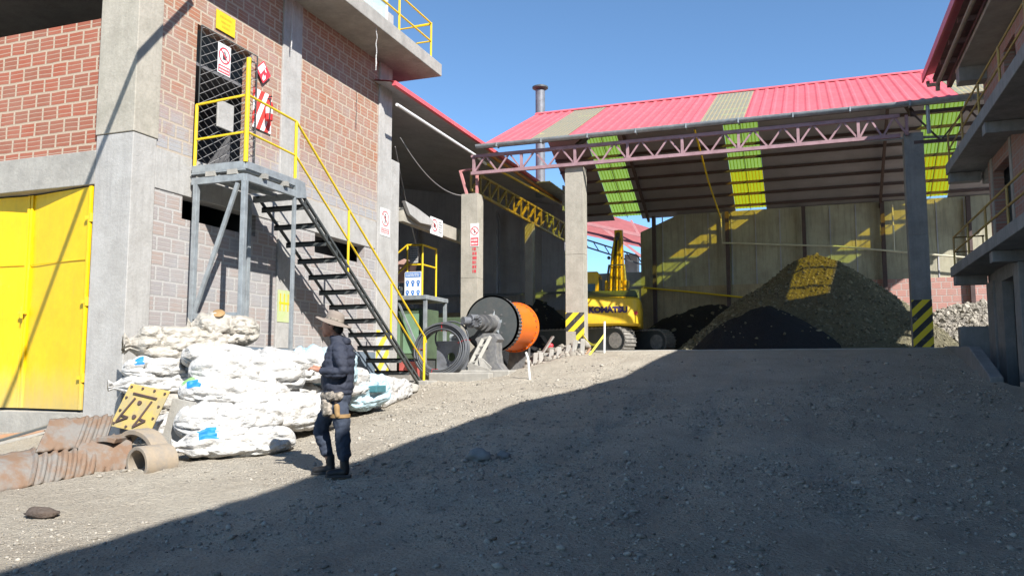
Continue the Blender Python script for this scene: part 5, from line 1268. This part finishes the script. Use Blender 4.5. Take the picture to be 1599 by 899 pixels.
liner('mill_liner', (-8.22, 6.0, -1.30), (.30, 1.42, .10), (-.47, .40, .36), (.65, -.10, .72), 1.55, .70, 'rusty curved corrugated liner plate lowest at the left edge of the scrap', 1, (.08, .52), .10, .022)
liner('mill_liner', (-8.28, 7.05, -.90), (.17, .70, .0), (-.30, .42, .34), (.7, -.2, .6), .78, .62, 'rusty corrugated liner plate with flat grey left half leaning on top', 2, (0, .55), .04, .02)
liner('mill_liner', (-8.02, 7.35, -1.20), (.30, .70, .02), (-.42, .40, .55), (.65, -.35, .55), .62, .60, 'brown bent sheet between the liners and the pipe rings', 3, (0, 1), .10)
liner('mill_liner', (-9.35, 5.9, -1.2), (.35, .6, .3), (-.5, .45, .35), (.5, -.4, .7), .8, .6, 'darker broken liner piece at the far left edge', 4, (0, .3), .05)
MB().bar((-10.3, 6.9, -.90), (-9.15, 7.9, -.76), .12, .05).build('plank', 'wood', None, bev=.006, label='orange brown plank lying over the scrap below the yellow gate', cat='plank')
for k, (a_, b2, w_) in enumerate((((-9.5, 6.7, -1.02), (-8.75, 7.8, -.62), .07), ((-9.3, 6.75, -1.06), (-8.55, 7.45, -.92), .10), ((-9.6, 6.9, -1.0), (-8.9, 7.9, -.72), .05))):
    MB().bar(a_, b2, w_, .03).build('steel_strip', ['dark_steel', 'rust', 'conc'][k], None, bev=.003, label=['bent black steel strip on the scrap beneath the gate', 'short rusty flat strip across the scrap', 'thin pale strip lying over the scrap'][k], cat='scrap metal')
def halfpipe(name, c, ax, r, th, L, a0, a1, mat, label):
    c = Vector(c); d = Vector(ax).normalized(); x = d.cross(Vector((0, 0, 1))).normalized(); z = x.cross(d); n = 28; vs = []; fs = []
    for k in range(n + 1):
        a_ = R(a0 + (a1 - a0) * k / n); e = x * math.cos(a_) + z * math.sin(a_)
        w = 1 + .02 * noise.noise(e * 2)
        vs += [c + e * r * w, c + e * (r - th) * w, c + d * L + e * (r - th) * w, c + d * L + e * r * w]
    for k in range(n):
        q = 4 * k
        for m_ in range(4): fs.append((q + m_, q + (m_ + 1) % 4, q + 4 + (m_ + 1) % 4, q + 4 + m_))
    fs += [(0, 1, 2, 3), tuple(4 * n + k for k in (3, 2, 1, 0))]
    mb = MB(); mb.add(vs, fs); return mb.build(name, mat, None, smooth=40, bev=.006, label=label, cat='pipe ring')
halfpipe('pipe_ring', (-7.48, 7.72, -1.08), (.20, .97, .02), .205, .045, .42, -40, 220, 'rust_tan', 'short tan pipe section lying nearest the camera at the scrap pile')
halfpipe('pipe_ring', (-7.84, 8.02, -1.14), (.12, .99, .04), .43, .06, .24, -12, 192, 'rust_tan', 'large dusty half ring arching behind the tan pipe section')
halfpipe('pipe_ring', (-8.02, 7.75, -1.20), (-.3, .9, 0), .42, .06, .35, 70, 190, 'rust', 'rusty curved ring piece left of the half ring')
# yellow plate
YP = thing('yellow_plate', (-8.45, 8.75, -.8), 'dusty yellow steel plate with bolts and brackets leaning on the scrap', 'steel plate')
a0 = Vector((-8.84, 8.62, -.72)); ux = Vector((.62, .05, -.10)); uy = Vector((.17, .16, .56)); un = ux.cross(uy).normalized(); 
if un.y > 0: un = -un
mb = MB(); mb.prism([a0, a0 + ux, a0 + ux * 1.0 + uy, a0 + uy], un * -.02); mb.build('plate', 'plate_yellow', YP, bev=.004)
mb = MB()
for (s, t) in ((.08, .08), (.08, .38), (.08, .68), (.08, .93), (.36, .94), (.66, .94), (.93, .92), (.93, .62), (.93, .35), (.93, .08), (.4, .06), (.45, .62), (.48, .3)):
    c = a0 + ux * s + uy * t; mb.tube([c, c + un * .018], .016 if (s, t) not in ((.45, .62), (.48, .3)) else .03, 8)
mb.build('bolts', 'brown_steel', YP)
mb = MB()
for a_, b2 in (((.2, .80), (.8, .78)), ((.3, .70), (.16, .28)), ((.16, .28), (.12, .12)), ((.12, .12), (.34, .26)), ((.16, .28), (.34, .26)), ((.72, .70), (.62, .28)), ((.62, .28), (.56, .08)), ((.62, .28), (.78, .26)), ((.56, .08), (.78, .26))):
    p = a0 + ux * a_[0] + uy * a_[1] + un * .012; q = a0 + ux * b2[0] + uy * b2[1] + un * .012; mb.bar(p, q, .022, .022)
mb.build('brackets', 'brown_steel', YP)
MB().prism([(-8.28, 8.95, -.95), (-7.88, 8.95, -1.0), (-7.82, 9.05, -.42), (-8.2, 9.05, -.36)], (0, .05, 0)).build('grey_board', 'conc', None, bev=.005, label='grey board standing behind the yellow plate', cat='board')

# ================================================================ RUBBLE LEDGE, TAPE
n = 420; px = rng.uniform(-7.4, -5.7, n); py = 21.15 + rng.random(n) * .7; zz = gz(px, py) + rng.random(n) * .28 * np.clip((py - 21.2) / .5, 0, 1)
V, F = rocks(np.stack([px, py, zz], 1), np.clip(rng.lognormal(-2.9, .5, n), .02, .16), .8)
np_mesh('rubble', V, F, 'stones', label='row of broken rubble at the platform edge below the pale column', cat='rubble', kind='stuff')
MB().box(-7.25, -5.6, 21.55, 21.8, -.2, .50).build('broken_ledge', 'conc', None, bev=.04, label='broken concrete ledge under the pale striped column', cat='ledge')
MB().bar((-5.95, 21.2, .12), (-5.60, 21.5, .62), .10, .04).build('plank', 'wood', None, bev=.005, label='orange brown plank leaning on the rubble at the platform edge', cat='plank')
MB().bar((-6.95, 21.5, .48), (-6.7, 21.7, .95), .14, .05).build('plank', 'wood_grey', None, bev=.005, label='short grey timber leaning at the left of the striped column', cat='plank')
ORDN = ['first', 'second', 'third', 'fourth', 'fifth', 'sixth', 'seventh']
for k in range(7):
    x_ = -7.1 + k * .22 + random.uniform(-.04, .04); MB().bar((x_, 21.25, G(x_, 21.25) - .05), (x_ + random.uniform(-.06, .06), 21.45, G(x_, 21.25) + .34 + random.uniform(-.08, .08)), .12, .09).build('concrete_chunk', 'conc', None, bev=.02, label=f'broken concrete chunk, {ORDN[k]} from the left in the row below the striped column', cat='rubble', group='broken chunks along the ledge')
st1 = MB().tube([(-5.22, 21.5, .45), (-5.20, 21.5, 1.32)], .028, 8).build('stake', 'white', None, smooth=40, label='thin white stake holding yellow tape on the ramp crest', cat='stake')
st2 = MB().tube([(-5.88, 17.3, -.2), (-5.92, 17.3, .28), (-5.97, 17.3, .42)], .025, 8).build('stake', 'white', None, smooth=40, label='bent white stake standing alone in front of the mill', cat='stake')
pts = []
A, Bq = Vector((-5.95, 22.04, 1.0)), Vector((-5.2, 21.5, .98))
for k in range(13): t = k / 12; pts.append(A.lerp(Bq, t) - Vector((0, 0, .28 * 4 * t * (1 - t))))
C2 = Vector((-5.55, 21.2, .42)); pts += [Bq.lerp(C2, k / 6) for k in range(1, 7)]
mb = MB()
for a_, b2 in zip(pts[:-1], pts[1:]): mb.bar(a_, b2, .012, .055)
mb.build('barrier_tape', basic('yellow_tape', (.75, .68, .08), .5, bd=0), None, label='yellow tape drooping from the striped column to the white stake', cat='tape')
lump('rubble_bucket', (-6.85, 21.9, .68), (.09, .09, .10), 'sign_red', 'small red tin at the platform edge beside the mill', 'tin')

# ================================================================ PERSON
PX, PY = -5.03, 8.02; PZ = G(PX, PY)
fdir = Vector((-.93, -.36, 0)).normalized(); sdir = Vector((-fdir.y, fdir.x, 0))      # facing; left-hand side
if sdir.y > 0: sdir = -sdir
PE = thing('person', (PX, PY, PZ), 'person in navy puffer jacket, dark trousers and wide beige sun hat looking down', 'person')
def W3(f, s, z): return Vector((fdir.x * f + sdir.x * s, fdir.y * f + sdir.y * s, z))
def skin(name, chains, root, sub=2, lofts=None, vox=.011, sm=6):
    """chains: list of lists of (f,s,z,r); first point of a chain is merged to an existing point if equal"""
    pts = []; rad = []; edges = []; idx = {}
    for ch in chains:
        prev = None
        for (f, s, z, r) in ch:
            key = (round(f, 4), round(s, 4), round(z, 4))
            if key not in idx: idx[key] = len(pts); pts.append(W3(f, s, z)); rad.append(r)
            k = idx[key]
            if prev is not None: edges.append((prev, k))
            prev = k
    me = bpy.data.meshes.new('tmp'); me.from_pydata([tuple(p) for p in pts], edges, []); o = bpy.data.objects.new('tmp', me); COL.objects.link(o)
    md = o.modifiers.new('s', 'SKIN'); md.use_smooth_shade = True
    for v, r in zip(me.skin_vertices[0].data, rad): v.radius = (r, r) if not isinstance(r, tuple) else r
    me.skin_vertices[0].data[root].use_root = True
    o.modifiers.new('sub', 'SUBSURF').levels = sub; o.modifiers['sub'].render_levels = sub
    bpy.context.view_layer.update(); m2 = bpy.data.meshes.new_from_object(o.evaluated_get(bpy.context.evaluated_depsgraph_get()))
    bpy.data.objects.remove(o); bpy.data.meshes.remove(me)
    if vox:
        if lofts:
            bm = bmesh.new(); bm.from_mesh(m2)
            for lf_ in lofts:
                prev = None
                for (f, z, rf, rs, *sc_) in lf_:
                    s0 = sc_[0] if sc_ else 0
                    rg = [bm.verts.new(W3(f + rf * math.cos(a_), s0 + rs * math.sin(a_), z)) for a_ in [2 * math.pi * k / 28 for k in range(28)]]
                    if prev:
                        for k in range(28): bm.faces.new((prev[k], prev[(k + 1) % 28], rg[(k + 1) % 28], rg[k]))
                    else: bm.faces.new(rg[::-1])
                    prev = rg
                bm.faces.new(prev)
            bmesh.ops.recalc_face_normals(bm, faces=bm.faces); bm.to_mesh(m2); bm.free()
        o = bpy.data.objects.new('tmp', m2); COL.objects.link(o)
        md = o.modifiers.new('r', 'REMESH'); md.mode = 'VOXEL'; md.voxel_size = vox
        if sm: md = o.modifiers.new('s', 'SMOOTH'); md.factor = .5; md.iterations = sm
        bpy.context.view_layer.update(); m3 = bpy.data.meshes.new_from_object(o.evaluated_get(bpy.context.evaluated_depsgraph_get()))
        bpy.data.objects.remove(o); bpy.data.meshes.remove(m2); m2 = m3
    return m2
def finish(m2, name, mat, parent, wr=0, ws=12, ringz=0, vox=None, add=None):
    if add:
        bm = bmesh.new(); bm.from_mesh(m2)
        for fn in add: fn(bm)
        bm.to_mesh(m2); bm.free()
    for v in m2.vertices:
        if wr:
            n_ = noise.noise(v.co * ws) + .6 * noise.noise(v.co * ws * 2.3); v.co += v.normal * wr * n_
        if ringz: v.co += v.normal * ringz * (abs(math.sin(v.co.z * math.pi / .085)) ** .6 - .6)
    m2.materials.clear(); m2.materials.append(M[mat]); m2.name = name
    m2.polygons.foreach_set('use_smooth', [True] * len(m2.polygons)); m2.update()
    o = bpy.data.objects.new(name, m2); COL.objects.link(o); o.parent = parent
    if vox:
        md = o.modifiers.new('r', 'REMESH'); md.mode = 'VOXEL'; md.voxel_size = vox; md.use_smooth_shade = True
    return o
def ell(c, sf, ss, sz, tilt=0):
    def fn(bm):
        r = bmesh.ops.create_uvsphere(bm, u_segments=20, v_segments=14, radius=1)
        for v in r['verts']:
            p = v.co.copy(); f_, s2, z_ = p.x * sf, p.y * ss, p.z * sz
            f2 = f_ * math.cos(tilt) + z_ * math.sin(tilt); z2 = -f_ * math.sin(tilt) + z_ * math.cos(tilt)
            v.co = W3(c[0] + f2, c[1] + s2, c[2] + z2)
    return fn
# left leg (viewer side): straight, set back; right leg steps forward, knee bent
LL = [(-.05, 0, .93, .09), (-.07, .10, .84, .07), (-.13, .13, .50, .055), (-.16, .14, .12, .042)]
RLg = [(-.05, 0, .93, .09), (-.03, -.10, .83, .07), (.165, -.13, .50, .055), (.05, -.14, .13, .042)]
TOR = [(-.05, 0, .93, .09), (-.05, 0, 1.10, .10), (-.07, 0, 1.32, .10), (-.045, 0, 1.46, .06), (-.005, 0, 1.55, .055), (.03, 0, 1.62, .06)]
LA = [(-.07, 0, 1.32, .10), (-.085, .16, 1.36, .05), (-.16, .23, 1.14, .045), (.10, .19, 1.15, .03), (.155, .17, 1.165, .026)]
RA = [(-.07, 0, 1.32, .10), (-.06, -.16, 1.36, .05), (-.08, -.24, 1.14, .045), (.13, -.08, 1.17, .03), (.18, -.04, 1.18, .026)]
def hand(bx, s0, z0, side):
    out = []
    for k, (ds, ln) in enumerate(((-.03, .070), (-.01, .082), (.012, .076), (.032, .058))):
        out.append([(bx, s0, z0, .026), (bx + .045, s0 + ds, z0 + .005, .0115), (bx + .045 + ln * .5, s0 + ds, z0 + .012, .0095), (bx + .04 + ln * .8, s0 + ds - side * .012, z0 - .018, .0085)])
    out.append([(bx, s0, z0, .026), (bx + .02, s0 - side * .035, z0 + .02, .012), (bx + .06, s0 - side * .045, z0 + .03, .0095)])
    return out
bodym = skin('body', [TOR, LL, RLg, LA, RA] + hand(.155, .17, 1.165, 1) + hand(.18, -.04, 1.18, -1), 0, vox=None)
hd = (.045, 0, 1.655)
body = finish(bodym, 'body', 'skin', PE, add=[ell(hd, .098, .075, .118, .1), ell((.06, 0, 1.595), .07, .056, .06, .1), ell((.145, 0, 1.625), .022, .013, .022, .5), ell((.125, 0, 1.585), .018, .026, .011), ell((.128, 0, 1.567), .016, .022, .009), ell((.02, .078, 1.64), .022, .010, .032), ell((.02, -.078, 1.64), .022, .010, .032), ell((.108, 0, 1.545), .026, .03, .022)], vox=.0075)
for s_ in (-.03, .03):
    mb = MB(); mb.lathe(W3(.126, s_, 1.652), fdir, [(-.008, .0), (0, .009), (.006, .007), (.008, 0)], 10); mb.build('eye', 'dark_ink', PE, local=True, smooth=60)
hm = bpy.data.meshes.new('hair'); finish(hm, 'hair', 'hair', PE, add=[ell((.015, 0, 1.675), .105, .083, .105, .2), ell((-.04, 0, 1.61), .055, .068, .06)], vox=.01)
# jacket: torso + arms
jm = skin('jacket', [[(-.07, 0, 1.36, .10), (-.085, .16, 1.375, .088), (-.12, .225, 1.26, .086), (-.165, .245, 1.13, .078), (-.02, .22, 1.13, .068), (.085, .195, 1.145, .054), (.118, .19, 1.15, .044)],
    [(-.07, 0, 1.36, .10), (-.06, -.16, 1.375, .085), (-.08, -.235, 1.26, .08), (-.08, -.245, 1.14, .075), (.05, -.16, 1.155, .062), (.14, -.075, 1.17, .046)]], 0,
    lofts=[[(-.05, .885, .135, .165), (-.045, .90, .158, .185), (-.045, .95, .172, .198), (-.04, 1.08, .175, .20), (-.05, 1.22, .178, .208), (-.065, 1.33, .165, .205), (-.065, 1.41, .13, .17), (-.05, 1.47, .092, .11), (-.03, 1.53, .088, .09), (-.03, 1.54, .07, .075)]], vox=.010, sm=7)
finish(jm, 'jacket', 'navy', PE, wr=.013, ws=13, ringz=.010)
hdm = skin('hood', [[(-.11, .10, 1.46, .045), (-.15, .0, 1.49, .055), (-.11, -.10, 1.46, .045)]], 1); finish(hdm, 'hood', 'navy', PE, wr=.006)
tm = skin('trousers', [[(-.065, .08, .86, .10), (-.08, .10, .76, .115), (-.11, .12, .62, .10), (-.13, .13, .48, .090), (-.15, .14, .30, .088), (-.16, .14, .15, .074)],
    [(-.065, .08, .86, .10), (-.03, -.09, .85, .10), (.01, -.10, .76, .112), (.10, -.115, .65, .102), (.17, -.13, .50, .094), (.11, -.135, .32, .088), (.055, -.14, .17, .074)]], 0,
    lofts=[[(-.05, .78, .12, .15), (-.05, .84, .15, .178), (-.05, .92, .15, .175), (-.05, .98, .14, .165)]], vox=.010, sm=5)
finish(tm, 'trousers', 'trouser', PE, wr=.017, ws=11)
for (f_, s_, zr, tw) in ((-.16, .14, 0, 0), (.05, -.14, .0, 0)):
    bm_m = skin('boot', [[(f_, s_, .24, .055), (f_ - .0, s_, .12, .055), (f_ - .03, s_, .055, .05), (f_ + .07, s_, .048, .05), (f_ + .16, s_ + .005, .042, .046), (f_ + .20, s_ + .008, .036, .036)]], 0)
    bo = finish(bm_m, 'boot', 'boot', PE, wr=.003)
    mb = MB(); mb.prism([W3(f_ - .075, s_ - .035, .0), W3(f_ + .08, s_ - .043, .0), W3(f_ + .18, s_ - .03, .0), W3(f_ + .212, s_ + .004, .0), W3(f_ + .18, s_ + .038, .0), W3(f_ + .08, s_ + .045, .0), W3(f_ - .075, s_ + .036, .0)], (0, 0, .03)); mb.build('sole', 'black', bo, local=True, bev=.006)
# hat
hc_ = Vector(W3(.01, 0, 1.70)); axh = Vector((-fdir.x * .30, -fdir.y * .30, 1)).normalized()
mb = MB(); mb.lathe(hc_, axh, [(-.03, .205), (-.028, .21), (-.012, .19), (.0, .12), (.01, .103), (.06, .10), (.095, .088), (.115, .06), (.12, .0)], 40)
for v in mb.v:
    d_ = v - hc_; r = (d_ - axh * d_.dot(axh)).length
    if r > .13: v.z += .016 * math.sin(math.atan2(d_.y, d_.x) * 2 + .6) + .012 * noise.noise(v * 6) - (.03 if False else 0)
ht_ = mb.build('sun_hat', 'hat', PE, local=True, smooth=60); md = ht_.modifiers.new('so', 'SOLIDIFY'); md.thickness = .004
mb = MB(); mb.lathe(hc_ + axh * .012, axh, [(0, .106), (.022, .104)], 40); mb.build('hat_band', 'camo', ht_, local=True, smooth=60)
# camouflage cloth round hips, tan pouch on thigh
cmm = skin('cloth', [[(.02, .16, .90, .06), (-.06, .19, .86, .055), (-.14, .15, .90, .05)], [(.02, .16, .90, .06), (.07, .06, .86, .07), (.09, -.08, .84, .075)]], 0)
finish(cmm, 'waist_cloth', 'camo', PE, wr=.018, ws=22)
cm2 = skin('bag', [[(.07, .10, .84, .055), (.03, .15, .74, .072), (.02, .16, .66, .055)]], 1); finish(cm2, 'hip_bag', 'camo', PE, wr=.012, ws=22)
cm3 = skin('pouch', [[(-.07, .20, .80, .034), (-.085, .21, .70, .038), (-.09, .21, .64, .03)], ], 1); finish(cm3, 'thigh_pouch', 'tan', PE, wr=.003)
mb = MB(); c = W3(-.10, .115, .66)
mb.lathe(c, (0, 0, 1), [(-.02, .105), (-.018, .11), (.018, .11), (.02, .105)], 24); mb.build('thigh_strap', 'tan', PE, local=True, smooth=40)
